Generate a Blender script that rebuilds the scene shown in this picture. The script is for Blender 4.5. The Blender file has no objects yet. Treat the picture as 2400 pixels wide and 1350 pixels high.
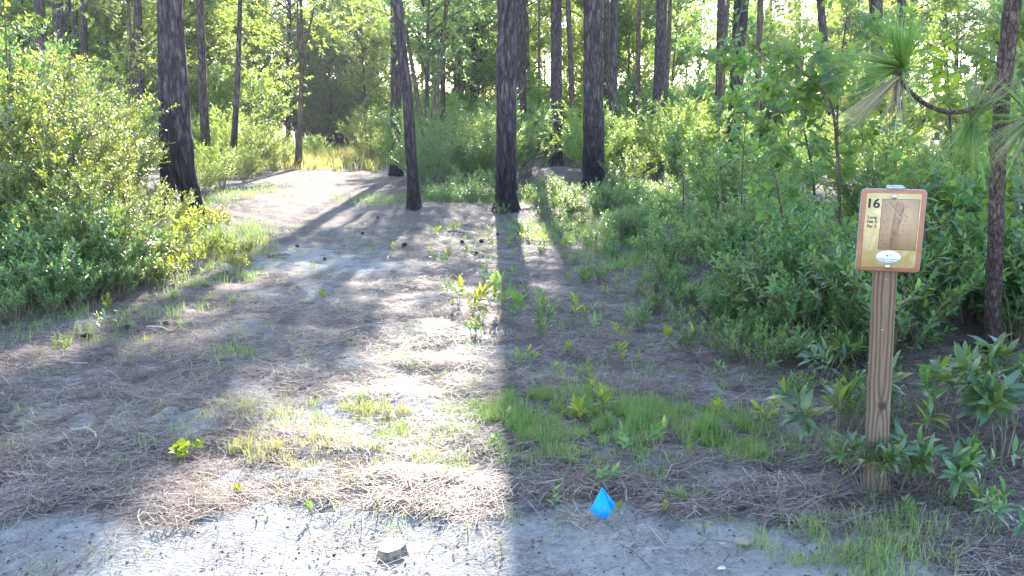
import bpy, math, random
import numpy as np
R = math.radians
rng = np.random.default_rng(16)
random.seed(16)
scene = bpy.context.scene
COL = scene.collection

# ------------------------------------------------------------------ camera model (2400 px wide reference)
F = 1884.0; PIT = R(11.7); CH = 1.5
cp, sp = math.cos(PIT), math.sin(PIT)
def Zat(py, d): return CH + d*math.tan(math.atan((675-py)/F)-PIT)
def Xat(px, d, z): return (px-1200)/F*(d*cp+(CH-z)*sp)

# ------------------------------------------------------------------ numpy noise
def make_noise(seed, n=14, base=1.0):
    r = np.random.default_rng(seed)
    a = r.uniform(0, 2*np.pi, n); f = base*r.uniform(.5, 1.9, n); ph = r.uniform(0, 6.28, n)
    def f_(x, y):
        s = 0
        for i in range(n):
            s = s+np.sin((x*np.cos(a[i])+y*np.sin(a[i]))*f[i]*6.28+ph[i])
        return s/math.sqrt(n/2.)/1.6
    return f_
n_big = make_noise(1, 14, .28); n_mid = make_noise(2, 14, .9); n_fin = make_noise(3, 16, 3.0); n_micro = make_noise(4, 20, 7.)
def sstep(a, b, x):
    t = np.clip((x-a)/(b-a), 0, 1); return t*t*(3-2*t)
def bank_edge(y): return 1.95-.15*(y-4)
def height(x, y):
    x = np.asarray(x, float); y = np.asarray(y, float)
    h = .016*n_big(x, y)+.016*n_mid(x, y)+.008*n_fin(x, y)
    h = h+.16*sstep(0, .8, x-bank_edge(y))*sstep(2.6, 3.6, y)
    h = h+.10*sstep(0, 1.2, (-2.4-.12*(y-6))-x)*sstep(5.5, 7., y)
    h = h+.12*np.exp(-((x+.1)**2+(y-13.4)**2)/1.2)+.10*np.exp(-((x+1.6)**2+(y-13.4)**2)/1.)
    return h
SUN_SPOTS = [(-.8, 3.95, .55, .28, .9), (-1.06, 3.22, .28, .16, .85), (-2.5, 9.0, 1.0, .9, .85), (-1.45, 8.3, .6, .5, .7), (-1.15, 4.9, .4, .3, .5), (-2.0, 3.9, .6, .25, .5), (-1.9, 7.0, .9, .4, .5)]  # pools of sunlight painted into the ground as pale sand
def sandy(x, y):
    """1 = bare pale sand and painted sun patches, 0 = covered in needle litter"""
    x = np.asarray(x, float); y = np.asarray(y, float)
    road = 1-sstep(2.76, 3.0, y+.16*n_mid(x, y)+.05*n_fin(x, y)+.07*x*np.where(x > 0, 1.6, .1)+sstep(1.2, 2.2, x)*.8)
    pa = sstep(-.2, 1.3, n_mid(x+7, y*.8)+.55*n_fin(x, y)+.35*n_micro(x, y)-.25)*.42
    trk = np.exp(-((x+1.55+.12*(y-5))/.8)**2)*sstep(3.6, 5.5, y)*.3
    sun_spot = 0
    for sx_, sy_, rx_, ry_, k_ in SUN_SPOTS: sun_spot = sun_spot+k_*np.exp(-((x-sx_)/rx_)**2-((y-sy_)/ry_)**2)*(1+.5*n_fin(x, y)+.4*n_micro(x, y))
    pa = np.maximum(pa, np.clip(sun_spot, 0, .95))
    veg = sstep(-.6, .3, x-bank_edge(y))
    s = np.maximum(road*.95, np.maximum(pa, trk*(0.6+.5*n_mid(x*1.3, y*.6))))
    return np.clip(s*(1-.8*veg*sstep(3., 3.6, y)), 0, 1)
def G(px, py):
    """ground point seen at that place of the photograph"""
    z = 0.
    for _ in range(4):
        d = (CH-z)/math.tan(PIT-math.atan((675-py)/F)); x = Xat(px, d, z); z = float(height(x, d))
    return np.array([x, d, z])

# ------------------------------------------------------------------ mesh helpers
def nrm(v): return v/np.maximum(np.linalg.norm(v, axis=-1, keepdims=True), 1e-9)
def mesh(name, parts, mat, smooth=False):
    V = []; L = []; S = []; o = 0; ls = 0
    for v, fs in parts:
        v = np.asarray(v, np.float32)
        for f in (fs if isinstance(fs, list) else [fs]):
            f = np.asarray(f, np.int64)
            L.append((f+o).ravel()); S.append(ls+np.arange(len(f))*f.shape[1]); ls += f.size
        V.append(v); o += len(v)
    V = np.concatenate(V); L = np.concatenate(L); S = np.concatenate(S)
    me = bpy.data.meshes.new(name)
    me.vertices.add(len(V)); me.vertices.foreach_set('co', V.ravel())
    me.loops.add(len(L)); me.loops.foreach_set('vertex_index', L.astype(np.int32))
    me.polygons.add(len(S)); me.polygons.foreach_set('loop_start', S.astype(np.int32))
    if smooth: me.polygons.foreach_set('use_smooth', np.ones(len(S), bool))
    me.update(calc_edges=True)
    if mat: me.materials.append(mat)
    return me
def obj(name, me, parent=None, loc=(0, 0, 0)):
    o = bpy.data.objects.new(name, me); COL.objects.link(o); o.location = loc
    if parent: o.parent = parent
    return o
def tag(o, label, cat, group=None, kind=None):
    o['label'] = label
    if kind: o['kind'] = kind
    if cat: o['category'] = cat
    if group: o['group'] = group
    return o
def thing(name, loc, label, cat, group=None, rot=(0, 0, 0), s=1.):
    o = bpy.data.objects.new(name, None); COL.objects.link(o); o.empty_display_size = .1
    o.location = tuple(float(c) for c in loc); o.rotation_euler = rot; o.scale = (s, s, s)
    return tag(o, label, cat, group)
def dup(root, loc, rotz, s, label, group=None, sz=None):
    c = root.copy(); COL.objects.link(c); c.location = tuple(float(q) for q in loc)
    c.rotation_euler = (0, 0, rotz); c.scale = (s, s, sz or s); c['label'] = label
    if group: c['group'] = group
    elif 'group' in c: del c['group']
    for ch in list(root.children):
        k = ch.copy(); COL.objects.link(k); k.parent = c
        for g in list(ch.children):
            q = g.copy(); COL.objects.link(q); q.parent = k
    return c
def tube(P, rad, seg=8, cap=True, rough=0.):
    P = np.asarray(P, float); n = len(P); rad = np.broadcast_to(np.asarray(rad, float), (n,))
    T = nrm(np.gradient(P, axis=0)); up = np.array([0, 1., .13]) if abs(T[0][2]) > .6 else np.array([0, 0, 1.])
    A = nrm(np.cross(T, up)); B = np.cross(T, A)
    th = np.arange(seg)*2*np.pi/seg
    rr = rad[:, None]*np.ones(seg)
    if rough is not 0. and np.ndim(rough): rr = rr*(1+rough)
    V = P[:, None]+rr[..., None]*(np.cos(th)[None, :, None]*A[:, None]+np.sin(th)[None, :, None]*B[:, None])
    V = V.reshape(-1, 3)
    i = np.arange(n-1)[:, None]*seg; j = np.arange(seg)[None]; k = (j+1) % seg
    Q = np.stack([i+j, i+k, i+seg+k, i+seg+j], -1).reshape(-1, 4)
    fs = [Q]
    if cap: fs.append(np.arange(seg)[None]+(n-1)*seg); fs.append(np.arange(seg)[None, ::-1])
    return V, fs
def sticks(A, B, ra, rb, seg=3):
    """many straight tapered twigs at once"""
    A = np.asarray(A); B = np.asarray(B); n = len(A); T = nrm(B-A)
    up = np.where(np.abs(T[:, 2:3]) > .8, np.array([1., 0, 0]), np.array([0, 0, 1.]))
    S = nrm(np.cross(T, up)); U = np.cross(S, T); th = np.arange(seg)*2*np.pi/seg
    ring = np.cos(th)[None, :, None]*S[:, None]+np.sin(th)[None, :, None]*U[:, None]
    ra = np.broadcast_to(ra, n)[:, None, None]; rb = np.broadcast_to(rb, n)[:, None, None]
    V = np.concatenate([A[:, None]+ring*ra, B[:, None]+ring*rb], 1).reshape(-1, 3)
    i = np.arange(n)[:, None]*2*seg; j = np.arange(seg)[None]; k = (j+1) % seg
    return V, np.stack([i+j, i+k, i+seg+k, i+seg+j], -1).reshape(-1, 4)
LOBED = np.array([(0, .0), (.16, .09), (.22, .36), (.38, .22), (.50, .50), (.62, .24), (.80, .30), (1., 0.),
                  (.80, -.30), (.62, -.24), (.50, -.50), (.38, -.22), (.22, -.36), (.16, -.09)])
OVATE = np.array([(0, 0), (.10, .22), (.30, .46), (.52, .44), (.78, .20), (1., 0), (.78, -.20), (.52, -.44), (.30, -.46), (.10, -.22)])
def leaves(P, D, N, L, W, kind='e'):
    n = len(P); D = nrm(D); S = nrm(np.cross(D, N)); U = np.cross(S, D)
    L = np.broadcast_to(L, n)[:, None]; W = np.broadcast_to(W, n)[:, None]
    i = np.arange(n)[:, None]
    if kind == 'd':
        V = np.stack([P, P+D*L*.45+S*W*.5+U*L*.05, P+D*L-U*L*.06, P+D*L*.45-S*W*.5+U*L*.05], 1).reshape(-1, 3)
        return V, i*4+np.arange(4)[None]
    if kind == 'e':
        V = np.stack([P, P+D*L*.36+S*W*.48+U*L*.05, P+D*L*.36-S*W*.48+U*L*.05, P+D*L*.72+S*W*.36+U*L*.03,
                      P+D*L*.72-S*W*.36+U*L*.03, P+D*L-U*L*.09], 1).reshape(-1, 3)
        t1 = i*6+np.array([[0, 2, 1]]); q = i*6+np.array([[1, 2, 4, 3]]); t2 = i*6+np.array([[3, 4, 5]])
        return V, [t1, q, t2]
    O = LOBED if kind == 'l' else OVATE
    V = P[:, None]+D[:, None]*L[:, None]*O[None, :, :1]+S[:, None]*W[:, None]*O[None, :, 1:]-U[:, None]*L[:, None]*(.16*O[None, :, :1]**2)+U[:, None]*W[:, None]*.22*np.abs(O[None, :, 1:])
    V = V.reshape(-1, 3); m = len(O)
    # fan as two halves folded on the midrib
    h = m//2
    A = i*m+np.arange(0, h+1)[None]; B = i*m+np.concatenate([np.arange(h, m), [0]])[None]
    return V, [A, B]
def rvec(n): return nrm(rng.normal(size=(n, 3)))
def shoots(P, D, L, K, ll, lw, ang=55, kind='e', t0=.15, up=.35, droop=.1, jit=.25):
    """leaves spiralling up many shoots"""
    n = len(P); D = nrm(D); t = t0+(1-t0)*(np.arange(K)+.6)/K
    S = nrm(np.cross(D, rvec(n))); U = np.cross(S, D)
    az = np.arange(K)[None]*2.4+rng.uniform(0, 6.28, (n, 1))
    pr = np.cos(az)[..., None]*S[:, None]+np.sin(az)[..., None]*U[:, None]
    a = R(ang)*(1.15-.55*t)[None, :, None]
    Lb = np.broadcast_to(L, n)
    pos = P[:, None]+D[:, None]*(Lb[:, None]*t[None])[..., None]
    d = D[:, None]*np.cos(a)+pr*np.sin(a)+rng.normal(size=(n, K, 3))*jit-np.array([0, 0, droop])
    N = D[:, None]*np.ones((1, K, 1))+np.array([0, 0, up])+rng.normal(size=(n, K, 3))*jit
    sc = rng.uniform(.5, 1.25, (n, K))*(1.05-.3*np.abs(t-.55))[None]
    return leaves(pos.reshape(-1, 3), d.reshape(-1, 3), N.reshape(-1, 3), (sc*ll).ravel(), (sc*lw).ravel(), kind)

# ------------------------------------------------------------------ materials
def mat(name):
    m = bpy.data.materials.new(name); m.use_nodes = True; nt = m.node_tree; nt.nodes.clear()
    out = nt.nodes.new('ShaderNodeOutputMaterial'); return m, nt, out
def nd(nt, typ, **kw):
    n = nt.nodes.new(typ)
    for k, v in kw.items():
        if k.startswith('i_'): n.inputs[k[2:].replace('_', ' ')].default_value = v
        else: setattr(n, k, v)
    return n
def lk(nt, a, b): nt.links.new(a, b)
def ramp(nt, fac, stops, interp='LINEAR'):
    r = nt.nodes.new('ShaderNodeValToRGB'); r.color_ramp.interpolation = interp
    e = r.color_ramp.elements
    while len(e) < len(stops): e.new(.5)
    for q, (p, c) in zip(e, stops): q.position = p; q.color = (*c, 1)
    if fac is not None: lk(nt, fac, r.inputs[0])
    return r
def leaf_mat(name, cols, tcols, trans=.5, rough=.42, spec=.5):
    m, nt, out = mat(name)
    g = nd(nt, 'ShaderNodeNewGeometry'); oi = nd(nt, 'ShaderNodeObjectInfo')
    k = len(cols)
    r1 = ramp(nt, g.outputs['Random Per Island'], [(i/(k-1), c) for i, c in enumerate(cols)])
    r2 = ramp(nt, g.outputs['Random Per Island'], [(i/(k-1), c) for i, c in enumerate(tcols)])
    hs = []
    mr = nd(nt, 'ShaderNodeMapRange'); lk(nt, oi.outputs['Random'], mr.inputs[0]); mr.inputs[3].default_value = .475; mr.inputs[4].default_value = .515
    mv = nd(nt, 'ShaderNodeMapRange'); lk(nt, oi.outputs['Random'], mv.inputs[0]); mv.inputs[3].default_value = .8; mv.inputs[4].default_value = 1.15
    for r in (r1, r2):
        h = nd(nt, 'ShaderNodeHueSaturation'); lk(nt, r.outputs[0], h.inputs['Color']); lk(nt, mr.outputs[0], h.inputs['Hue']); lk(nt, mv.outputs[0], h.inputs['Value']); hs.append(h)
    p = nd(nt, 'ShaderNodeBsdfPrincipled'); p.inputs['Roughness'].default_value = rough
    p.inputs['Specular IOR Level'].default_value = spec
    lk(nt, hs[0].outputs[0], p.inputs['Base Color'])
    t = nd(nt, 'ShaderNodeBsdfTranslucent'); lk(nt, hs[1].outputs[0], t.inputs[0])
    mx = nd(nt, 'ShaderNodeMixShader'); mx.inputs[0].default_value = trans
    lk(nt, p.outputs[0], mx.inputs[1]); lk(nt, t.outputs[0], mx.inputs[2]); lk(nt, mx.outputs[0], out.inputs[0])
    return m
def simple(name, col, rough=.7, spec=.3, metal=0., var=0., scale=30., bump=0.):
    m, nt, out = mat(name); p = nd(nt, 'ShaderNodeBsdfPrincipled')
    p.inputs['Base Color'].default_value = (*col, 1); p.inputs['Roughness'].default_value = rough; p.inputs['Metallic'].default_value = metal
    p.inputs['Specular IOR Level'].default_value = spec
    if var or bump:
        tc = nd(nt, 'ShaderNodeTexCoord'); n = nd(nt, 'ShaderNodeTexNoise'); n.inputs['Scale'].default_value = scale; n.inputs['Detail'].default_value = 6
        lk(nt, tc.outputs['Object'], n.inputs['Vector'])
        r = ramp(nt, n.outputs['Fac'], [(.3, tuple(c*(1-var) for c in col)), (.7, tuple(min(1, c*(1+var)) for c in col))])
        lk(nt, r.outputs[0], p.inputs['Base Color'])
        if bump:
            b = nd(nt, 'ShaderNodeBump'); b.inputs['Strength'].default_value = bump; b.inputs['Distance'].default_value = .01
            lk(nt, n.outputs['Fac'], b.inputs['Height']); lk(nt, b.outputs[0], p.inputs['Normal'])
    lk(nt, p.outputs[0], out.inputs[0]); return m
def bark_mat(name, hi, lo, plate=13., stretch=.24, char=1.2, bump=1.0):
    m, nt, out = mat(name); tc = nd(nt, 'ShaderNodeTexCoord')
    mp = nd(nt, 'ShaderNodeMapping'); mp.inputs['Scale'].default_value = (plate, plate, plate*stretch); lk(nt, tc.outputs['Object'], mp.inputs['Vector'])
    nz = nd(nt, 'ShaderNodeTexNoise'); nz.inputs['Scale'].default_value = 1.1; nz.inputs['Detail'].default_value = 6; lk(nt, mp.outputs[0], nz.inputs['Vector'])
    ad = nd(nt, 'ShaderNodeMixRGB', blend_type='ADD'); ad.inputs[0].default_value = 1.0; lk(nt, mp.outputs[0], ad.inputs[1]); lk(nt, nz.outputs['Color'], ad.inputs[2])
    vo = nd(nt, 'ShaderNodeTexVoronoi', feature='DISTANCE_TO_EDGE'); vo.inputs['Scale'].default_value = 1.; lk(nt, ad.outputs[0], vo.inputs['Vector'])
    v2 = nd(nt, 'ShaderNodeTexVoronoi'); v2.inputs['Scale'].default_value = 1.; lk(nt, ad.outputs[0], v2.inputs['Vector'])
    fine = nd(nt, 'ShaderNodeTexNoise'); fine.inputs['Scale'].default_value = 60; fine.inputs['Detail'].default_value = 6; lk(nt, tc.outputs['Object'], fine.inputs['Vector'])
    r = ramp(nt, vo.outputs['Distance'], [(0., tuple(.75*a+.25*b for a, b in zip(lo, hi))), (.12, tuple((a+b)/2 for a, b in zip(hi, lo))), (.3, hi)])
    tint = ramp(nt, v2.outputs['Color'], [(.0, (.62, .60, .62)), (.5, (.95, .9, .88)), (1., (1.3, 1.22, 1.2))])
    mu = nd(nt, 'ShaderNodeMixRGB', blend_type='MULTIPLY'); mu.inputs[0].default_value = 1; lk(nt, r.outputs[0], mu.inputs[1]); lk(nt, tint.outputs[0], mu.inputs[2])
    fr = ramp(nt, fine.outputs['Fac'], [(.3, (.6, .6, .6)), (.7, (1.25, 1.25, 1.25))])
    m2 = nd(nt, 'ShaderNodeMixRGB', blend_type='MULTIPLY'); m2.inputs[0].default_value = .8; lk(nt, mu.outputs[0], m2.inputs[1]); lk(nt, fr.outputs[0], m2.inputs[2])
    mq = nd(nt, 'ShaderNodeMapping'); mq.inputs['Scale'].default_value = (plate*2.6, plate*2.6, plate*stretch*2.2); lk(nt, tc.outputs['Object'], mq.inputs['Vector'])
    fl = nd(nt, 'ShaderNodeTexNoise'); fl.inputs['Scale'].default_value = 1.; fl.inputs['Detail'].default_value = 8; fl.inputs['Roughness'].default_value = .7; lk(nt, mq.outputs[0], fl.inputs['Vector'])
    flr = ramp(nt, fl.outputs['Fac'], [(.36, (.38, .36, .38)), (.5, (.9, .88, .9)), (.62, (1.7, 1.6, 1.6))])
    m4 = nd(nt, 'ShaderNodeMixRGB', blend_type='MULTIPLY'); m4.inputs[0].default_value = .9; lk(nt, m2.outputs[0], m4.inputs[1]); lk(nt, flr.outputs[0], m4.inputs[2]); m2 = m4
    col = m2
    if char:
        sx = nd(nt, 'ShaderNodeSeparateXYZ'); lk(nt, tc.outputs['Object'], sx.inputs[0])
        ln = nd(nt, 'ShaderNodeTexNoise'); ln.inputs['Scale'].default_value = 2.5; lk(nt, tc.outputs['Object'], ln.inputs['Vector'])
        mm = nd(nt, 'ShaderNodeMath', operation='MULTIPLY_ADD'); lk(nt, ln.outputs['Fac'], mm.inputs[0]); mm.inputs[1].default_value = 1.6; lk(nt, sx.outputs['Z'], mm.inputs[2])
        mr = nd(nt, 'ShaderNodeMapRange'); lk(nt, mm.outputs[0], mr.inputs[0]); mr.inputs[1].default_value = char*.5+.7; mr.inputs[2].default_value = char+1.6; mr.inputs[3].default_value = .9; mr.inputs[4].default_value = 0
        m3 = nd(nt, 'ShaderNodeMixRGB', blend_type='MULTIPLY'); lk(nt, mr.outputs[0], m3.inputs[0]); lk(nt, col.outputs[0], m3.inputs[1]); m3.inputs[2].default_value = (.26, .26, .31, 1); col = m3
    p = nd(nt, 'ShaderNodeBsdfPrincipled'); p.inputs['Roughness'].default_value = .9; p.inputs['Specular IOR Level'].default_value = .15
    lk(nt, col.outputs[0], p.inputs['Base Color'])
    hh = nd(nt, 'ShaderNodeMath', operation='MULTIPLY_ADD'); lk(nt, fl.outputs['Fac'], hh.inputs[0]); hh.inputs[1].default_value = .55
    cl = nd(nt, 'ShaderNodeMath', operation='MINIMUM'); lk(nt, vo.outputs['Distance'], cl.inputs[0]); cl.inputs[1].default_value = .35; lk(nt, cl.outputs[0], hh.inputs[2])
    b = nd(nt, 'ShaderNodeBump'); b.inputs['Strength'].default_value = bump; b.inputs['Distance'].default_value = .05; lk(nt, hh.outputs[0], b.inputs['Height']); lk(nt, b.outputs[0], p.inputs['Normal'])
    lk(nt, p.outputs[0], out.inputs[0]); return m

M = {}
M['bark'] = bark_mat('pine_bark', (.115, .092, .096), (.024, .019, .023))
M['bark_far'] = bark_mat('far_pine_bark', (.12, .095, .098), (.03, .025, .028), plate=7, char=.8)
M['bark_thin'] = bark_mat('smooth_bark', (.15, .115, .09), (.06, .045, .035), plate=14, char=0, bump=.4)
M['bark_red'] = bark_mat('flaky_bark', (.20, .145, .125), (.05, .035, .033), plate=46, stretch=.36, char=.15, bump=.9)
M['bark_pale'] = bark_mat('pale_bark', (.24, .22, .19), (.10, .09, .08), plate=30, char=0, bump=.3)
M['twig'] = simple('twig_bark', (.14, .11, .085), .8, .2, var=.3, scale=20)
M['leaf_lime'] = leaf_mat('lime_leaf', [(.22, .26, .02), (.30, .31, .02), (.07, .13, .03)], [(.5, .54, .02), (.62, .60, .02), (.24, .36, .03)])
G1 = [(.055, .12, .058), (.08, .155, .065), (.11, .18, .06), (.065, .135, .07), (.06, .13, .06), (.19, .17, .06)]
T1 = [(.20, .40, .07), (.30, .50, .08), (.42, .56, .08), (.24, .44, .08), (.22, .42, .07), (.5, .44, .08)]
M['leaf_bush'] = leaf_mat('small_shrub_leaf', [(.06, .12, .03), (.08, .15, .035), (.12, .17, .04), (.07, .13, .045)], [(.34, .48, .04), (.46, .56, .06), (.56, .58, .06), (.36, .50, .07)], rough=.30, spec=1., trans=.44)
M['leaf_low'] = leaf_mat('low_shrub_leaf', G1, T1, rough=.33, spec=.8)
M['leaf_big'] = leaf_mat('broad_leaf', [(.05, .115, .05), (.07, .14, .055), (.09, .16, .055)], [(.22, .42, .06), (.32, .50, .07), (.48, .58, .07)], rough=.38)
M['leaf_laurel'] = leaf_mat('laurel_leaf', [(.035, .085, .04), (.05, .11, .05), (.04, .095, .05), (.07, .14, .05), (.05, .11, .05), (.14, .14, .04)], [(.16, .32, .05), (.24, .40, .05), (.18, .34, .05), (.36, .46, .05), (.24, .40, .05), (.5, .44, .06)], trans=.38, rough=.30, spec=.7)
M['leaf_yellow'] = leaf_mat('young_leaf', [(.11, .16, .025), (.15, .19, .03), (.09, .15, .03)], [(.42, .50, .03), (.50, .52, .04), (.34, .44, .04)])
M['leaf_tree'] = leaf_mat('tree_leaf', [(.055, .115, .032), (.075, .14, .036), (.10, .16, .04)], [(.33, .51, .09), (.45, .59, .10), (.57, .63, .09)], rough=.45)
M['leaf_dark'] = leaf_mat('evergreen_leaf', [(.04, .10, .055), (.055, .125, .06), (.075, .145, .055)], [(.24, .46, .12), (.34, .54, .12), (.46, .60, .10)], trans=.4, rough=.4)
M['needle'] = leaf_mat('pine_needle', [(.06, .13, .04), (.09, .17, .045), (.13, .20, .05)], [(.22, .38, .05), (.3, .46, .05), (.4, .5, .06)], trans=.4, rough=.3, spec=.8)
M['needle_dead'] = leaf_mat('dead_pine_needle', [(.20, .14, .09), (.30, .23, .15), (.38, .32, .24)], [(.2, .12, .06), (.28, .2, .1), (.3, .22, .12)], trans=.25, rough=.4)
M['grass'] = leaf_mat('grass_blade', [(.075, .16, .05), (.10, .19, .055), (.17, .23, .08), (.09, .17, .055), (.26, .24, .12)], [(.2, .38, .07), (.26, .42, .08), (.40, .48, .12), (.23, .40, .08), (.4, .36, .16)], rough=.4)
M['grass_dry'] = leaf_mat('dry_grass', [(.22, .22, .07), (.30, .27, .11), (.16, .20, .05)], [(.46, .46, .12), (.52, .46, .18), (.36, .44, .08)], rough=.5)
M['litter'] = leaf_mat('needle_straw', [(.075, .052, .043), (.138, .096, .077), (.28, .23, .19), (.42, .37, .315), (.178, .12, .094), (.097, .064, .05)], [(.12, .08, .06), (.16, .11, .09), (.22, .17, .13), (.3, .25, .2), (.16, .11, .09), (.12, .08, .06)], trans=.12, rough=.6, spec=.25)
M['wood_grey'] = simple('weathered_stick', (.20, .165, .14), .8, .2, var=.35, scale=25, bump=.3)
M['cone'] = simple('cone_scale', (.075, .050, .042), .7, .3, var=.4, scale=60)

def ground_mat():
    m, nt, out = mat('forest_floor'); tc = nd(nt, 'ShaderNodeTexCoord')
    at = nd(nt, 'ShaderNodeAttribute', attribute_name='sandy')
    def noise(s, d=6, r=.6):
        n = nd(nt, 'ShaderNodeTexNoise'); n.inputs['Scale'].default_value = s; n.inputs['Detail'].default_value = d; n.inputs['Roughness'].default_value = r; lk(nt, tc.outputs['Object'], n.inputs['Vector']); return n
    a, b, c = noise(3.), noise(28., 8, .7), noise(130., 4)
    sand = ramp(nt, b.outputs['Fac'], [(.3, (.175, .165, .155)), (.5, (.25, .238, .225)), (.75, (.325, .312, .30))])
    spk = ramp(nt, c.outputs['Fac'], [(.30, (.35, .32, .31)), (.40, (1, 1, 1))])
    s2 = nd(nt, 'ShaderNodeMixRGB', blend_type='MULTIPLY'); s2.inputs[0].default_value = .8; lk(nt, sand.outputs[0], s2.inputs[1]); lk(nt, spk.outputs[0], s2.inputs[2])
    mp = nd(nt, 'ShaderNodeMapping'); mp.inputs['Scale'].default_value = (14, 60, 1); lk(nt, tc.outputs['Object'], mp.inputs[0])
    st = nd(nt, 'ShaderNodeTexNoise'); st.inputs['Scale'].default_value = 1.; st.inputs['Detail'].default_value = 7; st.inputs['Distortion'].default_value = 1.6; lk(nt, mp.outputs[0], st.inputs['Vector'])
    lit = ramp(nt, st.outputs['Fac'], [(.28, (.052, .039, .036)), (.5, (.125, .096, .084)), (.72, (.26, .215, .185))])
    li2 = ramp(nt, a.outputs['Fac'], [(.3, (.78, .77, .82)), (.7, (1.15, 1.12, 1.12))])
    l3 = nd(nt, 'ShaderNodeMixRGB', blend_type='MULTIPLY'); l3.inputs[0].default_value = 1; lk(nt, lit.outputs[0], l3.inputs[1]); lk(nt, li2.outputs[0], l3.inputs[2])
    ma = nd(nt, 'ShaderNodeMath', operation='MULTIPLY_ADD'); lk(nt, b.outputs['Fac'], ma.inputs[0]); ma.inputs[1].default_value = .7; lk(nt, at.outputs['Fac'], ma.inputs[2])
    mr = nd(nt, 'ShaderNodeMapRange'); lk(nt, ma.outputs[0], mr.inputs[0]); mr.inputs[1].default_value = .5; mr.inputs[2].default_value = 1.15
    mx = nd(nt, 'ShaderNodeMixRGB'); lk(nt, mr.outputs[0], mx.inputs[0]); lk(nt, l3.outputs[0], mx.inputs[1]); lk(nt, s2.outputs[0], mx.inputs[2])
    p = nd(nt, 'ShaderNodeBsdfPrincipled'); p.inputs['Roughness'].default_value = .9; p.inputs['Specular IOR Level'].default_value = .2
    lk(nt, mx.outputs[0], p.inputs['Base Color'])
    hm = nd(nt, 'ShaderNodeMath', operation='ADD'); lk(nt, b.outputs['Fac'], hm.inputs[0]); lk(nt, st.outputs['Fac'], hm.inputs[1])
    h2 = nd(nt, 'ShaderNodeMath', operation='MULTIPLY_ADD'); lk(nt, c.outputs['Fac'], h2.inputs[0]); h2.inputs[1].default_value = .35; lk(nt, hm.outputs[0], h2.inputs[2])
    bp = nd(nt, 'ShaderNodeBump'); bp.inputs['Strength'].default_value = .9; bp.inputs['Distance'].default_value = .02; lk(nt, h2.outputs[0], bp.inputs['Height']); lk(nt, bp.outputs[0], p.inputs['Normal'])
    lk(nt, p.outputs[0], out.inputs[0]); return m

# ------------------------------------------------------------------ ground
def axis(lo, hi, step, far):
    c = list(np.arange(lo, hi, step)); s = step; x = c[-1]
    while x < far[1]: s *= 1.16; x += s; c.append(x)
    s = step; x = c[0]; pre = []
    while x > far[0]: s *= 1.16; x -= s; pre.append(x)
    return np.array(pre[::-1]+c)
gx = axis(-5.5, 4.5, .055, (-260, 260)); gy = axis(1.6, 13, .055, (-40, 420))
XX, YY = np.meshgrid(gx, gy); far = np.exp(-(np.hypot(XX, YY)/45.)**4)
ZZ = height(XX, YY)*far+.012*n_micro(XX, YY)*np.exp(-(YY/9.)**2)
V = np.stack([XX, YY, ZZ], -1).reshape(-1, 3); nxg = len(gx)
i = np.arange(len(gy)-1)[:, None]*nxg; j = np.arange(nxg-1)[None]
Q = np.stack([i+j, i+j+1, i+nxg+j+1, i+nxg+j], -1).reshape(-1, 4)
gm = mesh('ground', [(V, Q)], ground_mat(), True)
a = gm.attributes.new('sandy', 'FLOAT', 'POINT'); a.data.foreach_set('value', sandy(XX, YY).ravel().astype(np.float32))
tag(obj('ground', gm), 'sandy forest floor strewn with brown pine straw', None, kind='structure')

# ------------------------------------------------------------------ needle litter (nobody could count it)
def litter(n, d0, d1, wmul=1.):
    d = d0*(d1/d0)**rng.random(n); x = (rng.random(n)*2-1)*(.70*d+.4)
    keep = rng.random(n) > .985*sandy(x, d)**.7
    clump = n_mid(x*1.7+3, d*1.7)+.8*n_fin(x*.7, d*.7)
    keep &= rng.random(n) < np.clip(.60+.7*clump, .05, 1)
    d = d[keep]; x = x[keep]; n = len(x)
    a = rng.normal(0, .75, n)+.35*n_mid(x*.8, d*.8)+(rng.random(n) < .4)*rng.uniform(0, 3.1, n); L = rng.uniform(.07, .21, n); w = rng.uniform(.0006, .0012, n)*np.where(rng.random(n) < .18, 1.9, 1.)*wmul
    lift = np.abs(rng.normal(0, .07, n))*(rng.random(n) < .5); bend = rng.normal(0, .6, n); dz = rng.normal(.05, .12, n)
    z = height(x, d)+.012*n_micro(x, d)*np.exp(-(d/9.)**2)+rng.uniform(.004, .022, n)
    P = np.stack([x, d, z], -1); V = []
    for t in (-.5, 0, .5):
        aa = a+bend*t; c = P+np.stack([np.cos(aa)*L*t, np.sin(aa)*L*t, dz*L*t-abs(t)*.006+(lift*L if t == 0 else 0*L)], -1)
        s = np.stack([-np.sin(aa)*w, np.cos(aa)*w, 0*w], -1); V += [c+s, c-s]
    V = np.stack(V, 1).reshape(-1, 3); k = np.arange(n)[:, None]*6
    return V, [k+np.array([[0, 1, 3, 2]]), k+np.array([[2, 3, 5, 4]])]
lo = obj('needle_litter', mesh('needle_litter', [litter(210000, 2.3, 7.5), litter(70000, 7., 22., 1.8)], M['litter']))
tag(lo, 'fallen brown pine needles covering the ground', 'needle litter', kind='stuff')

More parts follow.
